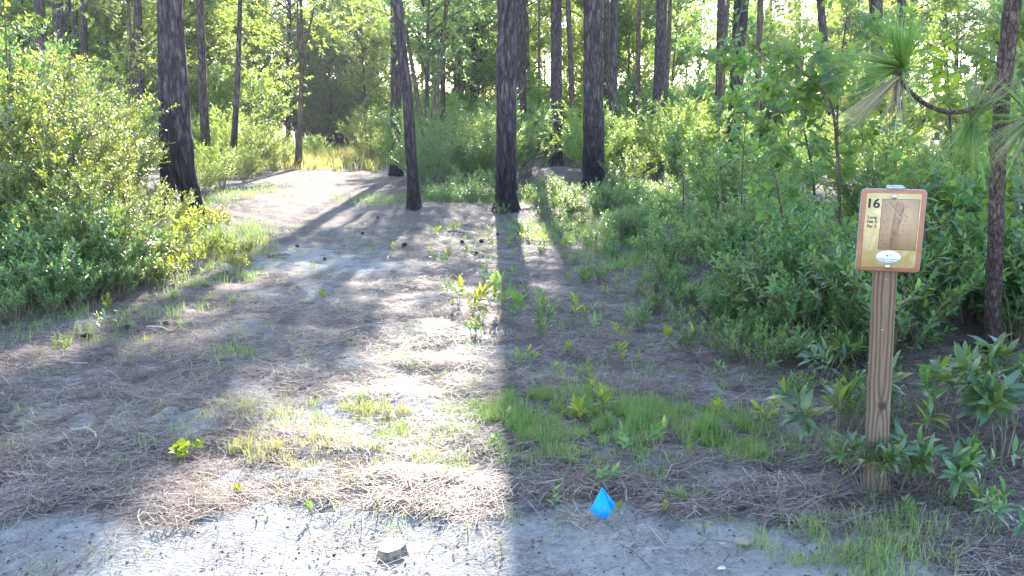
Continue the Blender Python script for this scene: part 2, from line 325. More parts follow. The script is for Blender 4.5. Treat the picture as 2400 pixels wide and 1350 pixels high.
def debris(n):
    d = 2.3*(9./2.3)**rng.random(n); x = (rng.random(n)*2-1)*(.70*d+.3); a = rng.uniform(0, 6.28, n); L = rng.uniform(.004, .013, n); W = L*rng.uniform(.3, .7, n)
    P = np.stack([x, d, height(x, d)+.012*n_micro(x, d)*np.exp(-(d/9.)**2)+.004], -1); D = np.stack([np.cos(a), np.sin(a), rng.normal(0, .3, n)], -1)
    return leaves(P, D, np.tile([0, 0, 1.], (n, 1))+rng.normal(0, .4, (n, 3)), L*1.6, W*1.6, 'e')
tag(obj('bark_debris', mesh('bark_debris', [debris(9000)], simple('dark_debris', (.06, .045, .04), .9, .2, var=.4, scale=9))), 'dark bark crumbs and bits of dead leaf scattered on the sand', 'debris', kind='stuff')

# ------------------------------------------------------------------ grass
def blades(P, h, w, lean=.35, seg=2):
    n = len(P); a = rng.uniform(0, 6.28, n); dr = np.stack([np.cos(a), np.sin(a), 0*a], -1)
    b = rng.uniform(0, 6.28, n); sd = np.stack([np.cos(b), np.sin(b), 0*b], -1)
    ln = np.abs(rng.normal(0, lean, n))[:, None]; h = h[:, None]; w = w[:, None]; z = np.array([0, 0, 1.])
    m1 = P+z*h*.55+dr*h*ln*.35; tp = P+z*h*(1-.35*ln)+dr*h*ln*1.1
    V = np.stack([P+sd*w, P-sd*w, m1+sd*w*.8, m1-sd*w*.8, tp], 1).reshape(-1, 3); k = np.arange(n)[:, None]*5
    return V, [k+np.array([[0, 1, 3, 2]]), k+np.array([[2, 3, 4]])]
def patch(px, py, rx, ry, n, h0, h1, w=.0013, tuft=0, lean=.6):
    n = int(n*1.8); c = G(px, py); r = rng.random(n)**.62*1.15; t = rng.uniform(0, 6.28, n)
    if tuft:
        kk = rng.integers(0, tuft, n); rr = np.sqrt(rng.random(tuft)); tt = rng.uniform(0, 6.28, tuft)
        x = c[0]+(rx*rr*np.cos(tt))[kk]+rng.normal(0, .026, n); y = c[1]+(ry*rr*np.sin(tt))[kk]+rng.normal(0, .026, n)
    else:
        x = c[0]+rx*r*np.cos(t)*(1+.25*n_fin(t, t)); y = c[1]+ry*r*np.sin(t)
    k = n_fin(x*1.2, y*1.2)+.5*n_micro(x, y) > -.38
    x, y = x[k], y[k]
    return blades(np.stack([x, y, height(x, y)], -1), rng.uniform(h0*.5, h1*.72, len(x))*(1+.3*n_mid(x*2, y*2)), rng.uniform(.6, 1.3, len(x))*w, lean)
XS = [70]
def extra(*a, **k):
    global rng
    keep, XS[0] = rng, XS[0]+1; rng = np.random.default_rng(XS[0]); r = patch(*a, **k); rng = keep; return r
gr = [extra(1420, 960, .62, .3, 1500, .04, .12, tuft=90), extra(1650, 1000, .4, .28, 1000, .04, .12, tuft=60), patch(1300, 985, .40, .36, 4200, .05, .14, tuft=130), patch(1560, 1010, .46, .28, 4200, .05, .15, tuft=130), patch(1730, 1040, .28, .22, 1700, .05, .13, tuft=55), patch(1180, 1000, .2, .3, 900, .04, .1),
      patch(1250, 1075, .24, .24, 500, .04, .11, tuft=40), patch(1420, 1080, .4, .22, 700, .04, .10, tuft=60), patch(1605, 1165, .07, .06, 260, .06, .12),
      patch(1960, 1290, .26, .22, 700, .04, .13, lean=.6), patch(2100, 1300, .2, .2, 260, .06, .18, lean=.7), patch(1080, 990, .22, .3, 500, .04, .10, tuft=40),
      patch(1380, 540, 1.0, 1.2, 2600, .08, .22, .003), patch(1530, 600, .7, 1.0, 1800, .08, .22, .003), patch(1100, 470, 2.2, 1.3, 2600, .1, .25, .004),
      patch(500, 560, .5, 1.6, 1500, .08, .26, .0030, lean=.7), patch(430, 640, .8, .9, 800, .06, .18, .0026, tuft=60, lean=.6), patch(280, 690, 1.1, .6, 700, .05, .16, .0023, tuft=70, lean=.6),
      patch(60, 760, .7, .5, 700, .05, .16), patch(250, 780, .8, .4, 340, .05, .14, tuft=34), patch(500, 470, .5, 3., 900, .08, .22, .004),
      patch(545, 830, .14, .16, 260, .04, .12), patch(1480, 760, .8, .7, 420, .04, .12, tuft=50), patch(1640, 890, .5, .3, 320, .04, .1, tuft=30),
      patch(1900, 1050, .3, .25, 300, .04, .12, tuft=30), patch(2250, 1250, .4, .3, 260, .06, .2, tuft=20, lean=.6), patch(1000, 900, .5, .3, 160, .03, .08, tuft=26),
      patch(700, 880, 1.9, 1.3, 900, .03, .12, tuft=150), patch(500, 1050, 1.3, .6, 420, .03, .10, tuft=80), extra(1030, 1060, .35, .35, 520, .04, .10, tuft=50), extra(950, 960, .5, .3, 300, .03, .09, tuft=36), patch(1350, 800, 1.3, 1.2, 600, .04, .12, tuft=90), patch(800, 600, 2.2, 3., 700, .05, .14, .002, tuft=110), patch(1150, 1180, 1.2, .3, 300, .03, .09, tuft=60)]
tag(obj('grass', mesh('grass', gr, M['grass'])), 'green grass growing in patches on the forest floor', 'grass', kind='stuff')
gd = [extra(650, 1010, .5, .3, 360, .03, .10, tuft=40), extra(800, 1010, .7, .42, 620, .03, .09, tuft=70), extra(1000, 1050, .4, .35, 320, .03, .09, tuft=40), extra(350, 800, .9, .4, 260, .03, .09, tuft=50), patch(1300, 985, .42, .38, 420, .04, .13), patch(1560, 1010, .46, .3, 420, .04, .13), patch(2000, 1290, .3, .25, 160, .04, .15), patch(570, 960, .30, .2, 200, .03, .08, tuft=26), patch(760, 1000, .42, .25, 380, .03, .09, tuft=44), patch(870, 970, .2, .14, 300, .03, .08, tuft=30),
      patch(620, 1060, .14, .1, 160, .04, .09, tuft=10), patch(560, 1060, .05, .06, 90, .04, .10), patch(840, 1080, .4, .2, 160, .03, .08, tuft=24),
      patch(830, 365, 4.5, 9., 14000, .2, .6, .012), patch(560, 590, .35, .8, 900, .06, .18, .003), patch(700, 440, .5, 3., 200, .05, .15, .004, tuft=40),
      patch(900, 480, .5, .9, 160, .05, .14, .003, tuft=16), patch(200, 1310, .2, .1, 60, .02, .05, tuft=6), patch(490, 1130, .5, .25, 120, .03, .07, tuft=24)]
tag(obj('grass', mesh('dry_grass', gd, M['grass_dry'])), 'yellow green dry grass tufts in the sunny patches', 'grass', kind='stuff')

# ------------------------------------------------------------------ plant prototypes
def bush_parts(h, r, nmain, nshoot, K, ll, lw, leafm, kind='e', ang=55, sl=.22, stemr=.008, low=.25, upb=.8, droop=.1):
    a = rng.uniform(0, 6.28, nmain); q = r*np.sqrt(rng.random(nmain)); hh = h*rng.uniform(.6, 1., nmain)*(1-.35*(q/r)**2)
    B = np.stack([np.cos(a)*q*.22, np.sin(a)*q*.22, 0*a], -1); E = np.stack([np.cos(a)*q, np.sin(a)*q, hh], -1)
    C = (B+E)/2+np.stack([-np.cos(a)*q*.15, -np.sin(a)*q*.15, hh*.08], -1)
    tt = np.linspace(0, 1, 6)
    bez = lambda i, t: ((1-t)**2)[:, None]*B[i]+(2*t*(1-t))[:, None]*C[i]+(t**2)[:, None]*E[i]
    stems = [tube(bez(np.full(6, i), tt), np.linspace(stemr, stemr*.3, 6), 5, False) for i in range(nmain)]
    i = rng.integers(0, nmain, nshoot); t = low+(1-low)*rng.random(nshoot)**.8
    S0 = bez(i, t); outw = nrm(np.stack([S0[:, 0], S0[:, 1], 0*t], -1)+rng.normal(0, .25*r, (nshoot, 3))*[1, 1, 0])
    D = nrm(outw*.75+np.array([0, 0, upb])+rng.normal(0, .35, (nshoot, 3))); L = sl*rng.uniform(.6, 1.4, nshoot)
    lf = shoots(S0, D, L, K, ll, lw, ang, kind, droop=droop)
    stems.append(sticks(S0, S0+D*L[:, None], .0035, .0012))
    return mesh('stem', stems, M['twig']), mesh('foliage', [lf], leafm)
def proto_bush(name, cat, **kw):
    t = thing(name, (0, -60, 0), 'proto', cat)
    s, f = bush_parts(**kw); obj('stem', s, t); obj('foliage', f, t); return t
PROTO = []
def protos(k, *a, **kw):
    p = [proto_bush(*a, **kw) for _ in range(k)]; PROTO.extend(p); return p
P_bush = protos(3, 'leafy_shrub', 'shrub', h=2.0, r=1.05, nmain=26, nshoot=620, K=16, ll=.046, lw=.021, leafm=M['leaf_bush'], sl=.24)
P_bush += protos(1, 'leafy_shrub', 'shrub', h=2.0, r=1.05, nmain=26, nshoot=620, K=16, ll=.048, lw=.021, leafm=M['leaf_low'], sl=.24)
P_low = protos(3, 'low_shrub', 'shrub', h=.72, r=.42, nmain=18, nshoot=100, K=15, ll=.062, lw=.021, leafm=M['leaf_low'], sl=.19, low=.08, stemr=.005, upb=1.1, ang=60)
P_herb = protos(2, 'leafy_herb', 'plant', h=.38, r=.28, nmain=12, nshoot=46, K=13, ll=.042, lw=.015, leafm=M['leaf_low'], sl=.12, stemr=.003, upb=1.3)
P_yel = protos(1, 'young_shrub', 'shrub', h=.34, r=.26, nmain=9, nshoot=34, K=10, ll=.050, lw=.022, leafm=M['leaf_yellow'], sl=.12, stemr=.003, upb=1.2)
P_laurel = protos(3, 'laurel_shrub', 'shrub', h=.34, r=.20, nmain=6, nshoot=9, K=13, ll=.104, lw=.027, leafm=M['leaf_laurel'], sl=.09, stemr=.004, low=.55, upb=.9, ang=68, droop=.18)
P_mid = protos(3, 'thicket_shrub', 'shrub', h=1.7, r=.8, nmain=20, nshoot=300, K=15, ll=.062, lw=.026, leafm=M['leaf_big'], sl=.26, stemr=.008)
P_under = protos(2, 'understory_shrub', 'shrub', h=2.6, r=1.7, nmain=26, nshoot=520, K=15, ll=.085, lw=.038, leafm=M['leaf_tree'], kind='d', sl=.42, stemr=.014)
P_dark = protos(2, 'evergreen_shrub', 'shrub', h=2.8, r=1.7, nmain=26, nshoot=560, K=15, ll=.085, lw=.034, leafm=M['leaf_dark'], kind='d', sl=.40, stemr=.014)

def tree_crown(z0, z1, r, nlimb, nshoot, K, ll, lw, leafm, sl=.5, kind='d'):
    hz = rng.uniform(z0, z1, nlimb); a = rng.uniform(0, 6.28, nlimb)
    f = np.clip((z1-hz)/(z1-z0), 0, 1); q = r*(.35+.65*np.sin(np.pi*np.clip(f*.75+.12, 0, 1)))*rng.uniform(.6, 1.1, nlimb)
    B = np.stack([0*a, 0*a, hz], -1); E = B+np.stack([np.cos(a)*q, np.sin(a)*q, q*rng.uniform(.2, .7, nlimb)], -1)
    C = B+(E-B)*.5+np.stack([0*a, 0*a, q*.12], -1)
    bez = lambda i, t: ((1-t)**2)[:, None]*B[i]+(2*t*(1-t))[:, None]*C[i]+(t**2)[:, None]*E[i]
    limbs = [tube(bez(np.full(6, i), np.linspace(0, 1, 6)), np.linspace(.028, .006, 6)*r/2.2, 5, False) for i in range(nlimb)]
    i = rng.integers(0, nlimb, nshoot); t = .25+.75*rng.random(nshoot)**.7
    S0 = bez(i, t)+rng.normal(0, .16*r/2, (nshoot, 3))
    D = nrm(nrm(E[i]-B[i])*.6+rng.normal(0, .6, (nshoot, 3))+np.array([0, 0, .25])); L = sl*rng.uniform(.6, 1.3, nshoot)
    lf = shoots(S0, D, L, K, ll, lw, 60, kind, droop=.2)
    limbs.append(sticks(bez(i, t), S0+D*L[:, None], .006, .002))
    return mesh('branch', limbs, M['bark_thin']), mesh('crown', [lf], leafm)
def pine_crown(zs, r, nlimb, ntuft, nn, nl, nw, H):
    hz = rng.uniform(0, H, nlimb); a = rng.uniform(0, 6.28, nlimb); q = r*(1-.6*hz/H)*rng.uniform(.5, 1.1, nlimb)
    B = np.stack([0*a, 0*a, hz], -1); E = B+np.stack([np.cos(a)*q, np.sin(a)*q, q*rng.uniform(.05, .5, nlimb)], -1)
    limbs = [tube(B[k]+(E[k]-B[k])*np.linspace(0, 1, 4)[:, None]+np.array([[0, 0, 0], [0, 0, -.1], [0, 0, -.08], [0, 0, .1]]), np.linspace(.04, .012, 4), 5, False) for k in range(nlimb)]
    i = rng.integers(0, nlimb, ntuft); t = .3+.7*rng.random(ntuft)**.6
    S0 = B[i]+(E[i]-B[i])*t[:, None]+rng.normal(0, .22, (ntuft, 3))
    limbs.append(sticks(B[i]+(E[i]-B[i])*(t*.92)[:, None], S0, .01, .006))
    D = np.repeat(nrm(E[i]-B[i]+np.array([0, 0, .6])), nn, 0); P = np.repeat(S0, nn, 0)
    d = nrm(D*.5+rvec(len(P))); 
    lf = leaves(P, d, rvec(len(P)), nl*rng.uniform(.7, 1.2, len(P)), nw, 'd')
    return mesh('branch', limbs, M['bark_thin']), mesh('crown', [lf], M['needle'])
PC = [pine_crown(0, 2.9, 26, 300, 20, .26, .016, 6.) for _ in range(3)]
PD = pine_crown(0, 2.9, 40, 900, 20, .34, .03, 6.)  # dense crown shaped to throw shade from above the view

# ------------------------------------------------------------------ pine trunks in view, plus pines added for shade
def trunk_mesh(pts, d, H, m, seg=20, near=False, flare=1.0):
    """pts: (px, py, width px) from the top of the picture down to the base; returns base point and local mesh"""
    P = []; rad = []
    for px, py, w in pts:
        z = Zat(py, d); x = Xat(px, d, z); P.append((x, z)); rad.append(w/2/F*(d*cp+(CH-z)*sp))
    P = P[::-1]; rad = rad[::-1]
    gx_ = P[0][0]; gz = float(height(gx_, d))
    if P[0][1] > gz+.05:   # base hidden in the photograph: carry the line down to the ground
        sl = (P[1][0]-P[0][0])/max(P[1][1]-P[0][1], .2); dz = P[0][1]-gz
        P = [(P[0][0]-sl*dz, gz)]+P; rad = [rad[0]*1.15]+rad
    z = np.array([p[1] for p in P]); x = np.array([p[0] for p in P]); rr = np.array(rad)
    zz = np.concatenate([[gz-.25], np.arange(gz, z[-1], .06 if near else .3), np.linspace(z[-1]+.3, H, 14)])
    xs = np.interp(zz, z, x); sl = (x[-1]-x[-2])/max(z[-1]-z[-2], .1)
    over = zz > z[-1]; xs[over] = x[-1]+sl*(zz[over]-z[-1])*np.exp(-(zz[over]-z[-1])/12)
    rs = np.interp(zz, z, rr); rs[over] = rr[-1]*(1-.75*(zz[over]-z[-1])/(H-z[-1]))
    rs = rs*(1+flare*.30*np.exp(-(zz-gz)/.14))
    # smooth the line a little
    for _ in range(3 if near else 1): xs[1:-1] = (xs[:-2]+2*xs[1:-1]+xs[2:])/4
    bx = float(np.interp(gz, zz, xs))
    P3 = np.stack([xs-bx, 0.02*np.sin(zz*.7)-.02*math.sin(gz*.7), zz-gz], -1)
    rough = 0.
    if near:
        th = np.arange(seg)[None]*2*np.pi/seg; zc = zz[:, None]
        o = rng.uniform(0, 50)
        rough = .045*n_fin(np.cos(th)*.5+o, np.sin(th)*.5+zc*.55)+.03*n_micro(np.cos(th)*.6+o, np.sin(th)*.5+zc*.5)
    V, fs = tube(P3, rs, seg, True, rough)
    return np.array([bx, d, gz]), mesh('trunk', [(V, fs)], m, True), P3[-1]
def pine(pts, d, label, H=16., m='bark', near=False, crown=True, name='pine_tree', cat='pine tree', group=None, cz=.58, cs=1., dense=False):
    b, me, top = trunk_mesh(pts, d, H, M[m], 40 if near else 16, near)
    t = thing(name, b, label, cat, group)
    obj('trunk', me, t)
    if crown:
        br, cr = PD if dense else random.choice(PC); rz = random.uniform(0, 6.28)
        fr = np.array([top[0]*cz, 0, H*cz])
        for n_, q in (('branch', br), ('crown', cr)):
            o = obj(n_, q, t, tuple(float(c) for c in fr)); o.rotation_euler = (0, 0, rz); o.scale = (cs, cs, (H*(1-cz)+.8)/6.)
    return t
pine([(403, 0, 41), (414, 200, 49), (422, 300, 50), (429, 400, 50), (449, 470, 46), (463, 548, 46)], 11.0, 'thick dark pine trunk leaning at its foot beside the leafy shrub mass', near=True, H=17)
pine([(381, 0, 25), (383, 200, 27), (387, 300, 30), (394, 460, 32)], 13.6, 'pine trunk half hidden behind the thick leaning pine at the shrubs', near=True, H=17)
pine([(468, 0, 17), (474, 200, 19), (482, 340, 22), (484, 372, 23)], 24., 'straight medium pine just right of the two joined trunks by the shrubs', H=18)
pine([(563, 0, 10), (558, 150, 12), (550, 300, 14), (543, 408, 18)], 22., 'slim dark pine standing alone at the left edge of the path', H=14, cs=.6)
pine([(928, 0, 26), (928, 200, 26), (928, 300, 26), (928, 400, 27)], 23., 'straight pine behind the leaning one at the right edge of the path', H=18, cs=.7)
pine([(930, 0, 22), (939, 100, 23), (952, 200, 24), (960, 300, 26), (966, 400, 25), (972, 500, 31)], 13.1, 'slender pine leaning left with charred foot at the path edge', near=True, H=15, cs=.8)
pine([(1188, 0, 44), (1187, 250, 46), (1186, 440, 47), (1186, 502, 54)], 13.0, 'stout straight pine with blackened base standing in front, in the middle of the picture', near=True, H=19)
pine([(1222, 0, 24), (1221, 210, 26)], 26., 'reddish pine trunk peeking out right behind the stout middle pine', H=14, cz=.62, cs=.33, dense=True)  # real trunk; its unseen crown is thickened to shade the strip before it
pine([(1304, 0, 26), (1304, 250, 27), (1303, 386, 31)], 25., 'dark pine with burnt foot between the stout middle pine and the thickest right hand pine', H=18)
pine([(1331, 0, 12), (1338, 150, 13), (1344, 345, 14)], 28., 'thin brownish curved trunk left of the thick pine in the shrubs', m='bark_thin', H=13, cs=.6)
pine([(1389, 0, 42), (1391, 250, 45), (1392, 400, 50), (1394, 452, 58)], 16.2, 'thick pine with flared charred base rising from the green shrubs', near=True, H=19)
pine([(1440, 0, 19), (1437, 250, 19), (1433, 408, 20)], 22.5, 'slim pine close beside the thick one with the flared base', H=17)
pine([(1422, 0, 13), (1420, 300, 13)], 31., 'thin pine seen in the narrow gap beside the thick flared pine', H=17)
pine([(1551, 0, 25), (1546, 200, 29), (1541, 310, 32)], 27., 'lone reddish brown pine with foot hidden in the shrubs', H=18)
pine([(1691, 0, 20), (1689, 120, 21)], 33., 'pale brown pine trunk seen high above the thicket left of the vine covered pine', H=18)
pine([(1738, 0, 34), (1726, 200, 30), (1714, 380, 30)], 18.5, 'dark pine partly covered in vines behind the big leaved saplings', near=True, H=17)
pine([(1783, 0, 15), (1774, 260, 13)], 24., 'dark thin trunk in shade just right of the vine covered pine', m='bark_thin', H=12, cs=.6)
pine([(1922, 0, 17), (1938, 160, 20)], 27., 'pale pine trunk seen behind the top of the big leaved sapling', H=17)
pine([(2052, 0, 30), (2056, 110, 28)], 25., 'dark pine trunk left of the long needle tuft, top of the picture', H=18)
pine([(2112, 0, 20), (2110, 90, 20)], 27., 'pine trunk showing straight above the long needle tuft', H=18)
pine([(92, 0, 24), (98, 90, 24)], 27., 'dark pine trunk above the leafy shrubs, first of the far left row', H=18)
pine([(136, 0, 26), (150, 150, 28)], 28., 'wide dark pine trunk second in the far left row above the shrubs', H=18)
pine([(160, 0, 14), (163, 150, 15)], 32., 'narrow pine trunk squeezed in the middle of the far left row', H=17)
pine([(174, 0, 15), (180, 190, 16)], 31., 'fourth straight pine trunk of the far left row', H=17)
pine([(196, 0, 15), (198, 190, 16)], 30., 'last and clearest pine trunk of the far left row', H=17)
pine([(250, 0, 5), (252, 190, 10)], 34., 'very thin greyish pine right of the far left row', m='bark_pale', H=14, cs=.5)
pine([(236, 100, 11), (236, 210, 12)], 44., 'hazy grey pine trunk far behind the left row', m='bark_pale', H=15, cs=.5)
pine([(322, 0, 19), (329, 255, 21)], 28., 'brown pine standing alone against the bright sky left of the joined trunks', H=17)
pine([(1080, 0, 7), (1082, 230, 8)], 45., 'thin far pine left of a pair in the hazy gap behind the leaning pine', m='bark_far', H=17, cs=.6)
pine([(1094, 0, 7), (1098, 240, 11)], 42., 'thin far pine right of a pair in the hazy gap', m='bark_far', H=17, cs=.6)
pine([(1137, 0, 6), (1120, 205, 10)], 40., 'thin far pine leaning right just left of the stout middle pine', m='bark_far', H=16, cs=.6)
pine([(590, 40, 8), (596, 210, 10)], 38., 'crooked dark far trunk between the slim path pine and the forked tree', m='bark_thin', H=11, cs=.5)
pine([(535, 130, 6), (536, 250, 6)], 40., 'dead thin dark stem in the bright gap left of the slim path pine', m='bark_thin', H=7, crown=False, name='dead_tree', cat='tree')
pine([(1040, 0, 9), (1038, 250, 11)], 30.2, 'thin straight pine added behind the right leaning broadleaf tree to shade the left ground', H=13.5, cz=.92, cs=.40, dense=True)  # invented pine; high dense crown casts shade on the left foreground
pine([(1003, 0, 9), (1000, 250, 10)], 28.6, 'thin pine seen between the two leaning broadleaf trees', H=13.1, cz=.91, cs=.40, dense=True)  # another invented pine, its crown widening that left shade
# far pines in the hazy back woods
FARP = []
for _ in range(46):
    d = rng.uniform(38, 78); px = rng.uniform(-150, 2550); w = rng.uniform(.16, .34)*F/d; ln = rng.normal(0, 5)
    if 700 < px < 960 and d < 60: px += 300
    pine([(px+ln, 0, w*.85), (px, 255, w)], d, 'far pine trunk fading into the hazy back woods', m='bark_far', H=rng.uniform(15, 20), group='far pines in the hazy back woods', cs=.8, crown=_ % 2 == 0)

# ------------------------------------------------------------------ broadleaf trees
def broad(pts, d, label, H, crown, m='bark_thin', name='broadleaf_tree', forks=()):
    b, me, top = trunk_mesh(pts, d, H, M[m], 12)
    t = thing(name, b, label, 'tree'); obj('trunk', me, t)
    for q in forks:
        P = np.array([[Xat(px, d, Zat(py, d))-b[0], dy, Zat(py, d)-b[2]] for px, py, dy in q])
        obj('limb', mesh('limb', [tube(P, np.linspace(.06, .02, len(P)), 8)], M[m], True), t)
    if crown:
        br, cr = tree_crown(**crown); obj('branch', br, t); obj('crown', cr, t)
    return t
broad([(706, 60, 8), (706, 200, 11), (702, 300, 14), (699, 390, 18)], 25., 'leafy yellow green forked tree standing at the far left side of the path', 9.5,
      dict(z0=2.2, z1=8.5, r=2.1, nlimb=28, nshoot=600, K=15, ll=.10, lw=.045, leafm=M['leaf_tree']), forks=[[(706, 170, 0), (695, 90, .2), (688, -20, .4)], [(706, 170, 0), (722, 100, -.2), (742, 20, -.3)]])
broad([(1045, 20, 10), (1030, 150, 12), (1014, 300, 15)], 21., 'dark broadleaf tree leaning right in the gap behind the leaning pine', 7., dict(z0=2.6, z1=7.4, r=2.3, nlimb=22, nshoot=480, K=15, ll=.10, lw=.048, leafm=M['leaf_dark']))
broad([(946, 40, 9), (965, 150, 9), (983, 260, 11)], 20., 'thin dark broadleaf tree leaning left right behind the leaning pine', 6., dict(z0=2.6, z1=6.6, r=2.2, nlimb=22, nshoot=460, K=15, ll=.10, lw=.048, leafm=M['leaf_dark']))
broad([(300, 0, 8), (310, 250, 11)], 22., 'leafy sunlit tree in front of the lone brown pine at the left', 6.8, dict(z0=1.8, z1=6.6, r=2.0, nlimb=24, nshoot=420, K=14, ll=.10, lw=.046, leafm=M['leaf_tree']))
broad([(470, 30, 6), (455, 300, 9)], 30., 'bright yellow green tree glowing behind the joined trunks', 8.5, dict(z0=1.6, z1=8., r=2.6, nlimb=28, nshoot=560, K=14, ll=.12, lw=.055, leafm=M['leaf_tree']))
BP = []
def btree(leafm, H, r, z0, n=440, ll=.13):
    t = thing('forest_tree', (0, -60, 0), 'proto', 'tree')
    P = np.stack([.10*np.sin(np.linspace(0, 4, 8)), .08*np.cos(np.linspace(0, 3, 8)), np.linspace(-.1, H*.92, 8)], -1)
    obj('trunk', mesh('trunk', [tube(P, np.linspace(.10, .02, 8), 8)], M['bark_thin'], True), t)
    br, cr = tree_crown(z0, H*.93, r, 30, n, 14, ll, ll*.45, leafm); obj('branch', br, t); obj('crown', cr, t)
    BP.append(t); PROTO.append(t); return t
btree(M['leaf_tree'], 10., 2.8, .8, 700, .19); btree(M['leaf_tree'], 13., 3.2, 1.2, 820, .20); btree(M['leaf_dark'], 9., 2.7, .6, 700, .18); btree(M['leaf_dark'], 13., 3.1, 1.4, 1500, .18); btree(M['leaf_dark'], 13., 3.0, 8.3, 1300, .18)  # last prototype: high crown shaped to shade near ground, leaving undergrowth sunlit
def place_far(n, dr, lab, grp, pxr, prot, smin=.75, smax=1.15, avoid=True):
    k = 0
    while k < n:
        d = rng.uniform(*dr); px = rng.uniform(*pxr)
        if avoid and 640 < px < 930 and d < 50: continue
        x = Xat(px, d, 0); dup(random.choice(prot), (x, d, float(height(x, d)*math.exp(-(math.hypot(x, d)/45.)**4))-.05), rng.uniform(0, 6.28), rng.uniform(smin, smax), lab, grp); k += 1
place_far(13, (30, 44), 'sunlit broadleaf tree in the bright woods left of the path', 'sunlit trees left of the path', (-150, 640), BP[:1], .6, .85)
place_far(34, (31, 46), 'broadleaf tree in the shaded back woods right of the path', 'trees in the woods right of the path', (950, 2550), [BP[0], BP[0], BP[2]], .65, .92)
place_far(10, (52, 62), 'dark green tree closing the far end of the path', 'trees at the far end of the path', (620, 960), BP[2:4], avoid=False)
place_far(40, (46, 66), 'tree in the hazy far woods', 'trees in the hazy far woods', (-150, 2550), BP[:4], .75, 1.15, avoid=False)

# tall trees added among right hand pines; unseen crowns shade sign and ground before it
for x, d, s, k in [(2.75, 28.5, 1.1, 4), (3.1, 29.8, 1.2, 4), (4.2, 28, 1.12, 4), (5.6, 30.5, 1.1, 4), (7.0, 27.5, 1., 4), (2.9, 31.2, 1.22, 4), (3.4, 36, .8, 0), (5.4, 37, .8, 2)]:
    dup(BP[k], (x, d, float(height(x, d))-.1), rng.uniform(0, 6.28), s, 'tall leafy tree added among the right hand pines for shade', 'shade trees added among the right hand pines')
place_far(26, (33, 48), 'tall glowing broadleaf tree deep in the bright woods left of the path', 'glowing trees deep in the woods at left', (-100, 700), BP[:1], .8, 1.0)
for x, d, s, sz in [(1.05, 31., .55, 1.30), (1.45, 29.4, .60, 1.2)]:  # narrow trees added so their unseen tops darken the central ground strip
    dup(BP[4], (x, d, float(height(x, d))-.1), rng.uniform(0, 6.28), s, 'narrow tall leafy tree added for shade close behind the stout middle pine', 'narrow shade trees added behind the stout middle pine', sz)
# far woods as one mass
def merge_far():
    vs = []
    for k in range(170):
        src = random.choice(BP[:4]).children[2].data; n = len(src.vertices); c = np.empty(n*3, np.float32); src.vertices.foreach_get('co', c); c = c.reshape(-1, 3)
        c = c.reshape(-1, 4, 3)[::2]; s = rng.uniform(1.2, 1.9)
        d = rng.uniform(70, 120); x = (rng.random()*2-1)*d*.78; a = rng.uniform(0, 6.28)
        ce = c.mean(1, keepdims=True); c = (ce+(c-ce)*1.9)*s
        r_ = np.stack([c[..., 0]*math.cos(a)-c[..., 1]*math.sin(a)+x, c[..., 0]*math.sin(a)+c[..., 1]*math.cos(a)+d, c[..., 2]-.6], -1)
        m_ = len(r_); vs.append((r_.reshape(-1, 3), np.arange(m_*4).reshape(-1, 4)))
    return mesh('woods', vs, M['leaf_tree'])
tag(obj('woods', merge_far()), 'far hazy woods closing the view', 'woods', kind='stuff')

# ------------------------------------------------------------------ shrubs
def put(prot, px, py, s, label, group=None, dz=0., sz=None):
    p = G(px, py); return dup(random.choice(prot), p+np.array([0, 0, dz-.01]), random.uniform(0, 6.28), s, label, group, sz)
def putd(prot, px, d, s, label, group=None, sz=None):
    x = Xat(px, d, 0); return dup(random.choice(prot), (x, d, float(height(x, d))-.02), random.uniform(0, 6.28), s, label, group, sz)
gl = 'leafy shrubs massed left of the path'; ll_ = 'tall small leaved shrub in the dense sunlit mass left of the path'
for px, d, s in [(-60, 7.4, 1.0), (90, 7.6, .95), (165, 8.3, .92), (225, 9.4, .85), (30, 9.0, 1.25), (160, 10., 1.2), (-40, 10.8, 1.45), (250, 10.8, .85), (80, 12., 1.45),
                 (200, 12.2, 1.1), (-160, 9., 1.35), (275, 14., .9), (320, 17., .85), (20, 14.5, 1.6), (150, 16, 1.4), (-120, 13., 1.7), (250, 17.5, 1.3)]:
    putd(P_bush, px, d, s, ll_, gl)
for px, d, s, l in [(285, 7.9, .55, 'knee high shrub at the front corner of the sunlit shrub mass'), (215, 7.1, .55, 'low dark green shrub in shade at the foot of the left shrub mass'), (385, 9.9, .38, 'small shrub hugging the foot of the thick leaning pine')]:
    putd(P_bush, px, d, s, l)
for px, d, s in [(30, 6.7, 1.0), (110, 6.6, .9), (200, 6.8, 1.0), (280, 7.0, .95), (335, 7.3, .75), (150, 7.2, 1.1), (60, 7.3, 1.1), (375, 8.2, .6), (-30, 6.7, 1.1)]:
    putd(P_low, px, d, s, 'low green shrub in the fringe below the left shrub mass', 'low shrubs fringing the left shrub mass')
for px, py, s in [(420, 600, .9), (470, 560, 1.0), (520, 590, .7), (560, 640, .6), (390, 640, .8), (455, 630, .7), (500, 530, .9), (430, 570, 1.), (405, 625, .9), (485, 600, .8), (445, 545, 1.1), (540, 610, .6), (580, 600, .5), (415, 660, .7), (370, 670, .7), (520, 545, .8)]:
    put(P_yel, px, py, s, 'bright yellow green young shrub in the sun at the foot of the leaning pine', 'sunlit young shrubs at the path edge')
for px, d, s in [(-20, 6.25, .7), (50, 6.1, .6), (120, 6.2, .7), (190, 6.3, .6), (90, 6.35, .8), (250, 6.6, .6), (300, 6.7, .5), (20, 6.4, .8), (160, 6.45, .75)]:
    putd(P_low, px, d, s, 'low green shrub in the shaded front edge of the left fringe', 'front low shrubs of the left fringe')
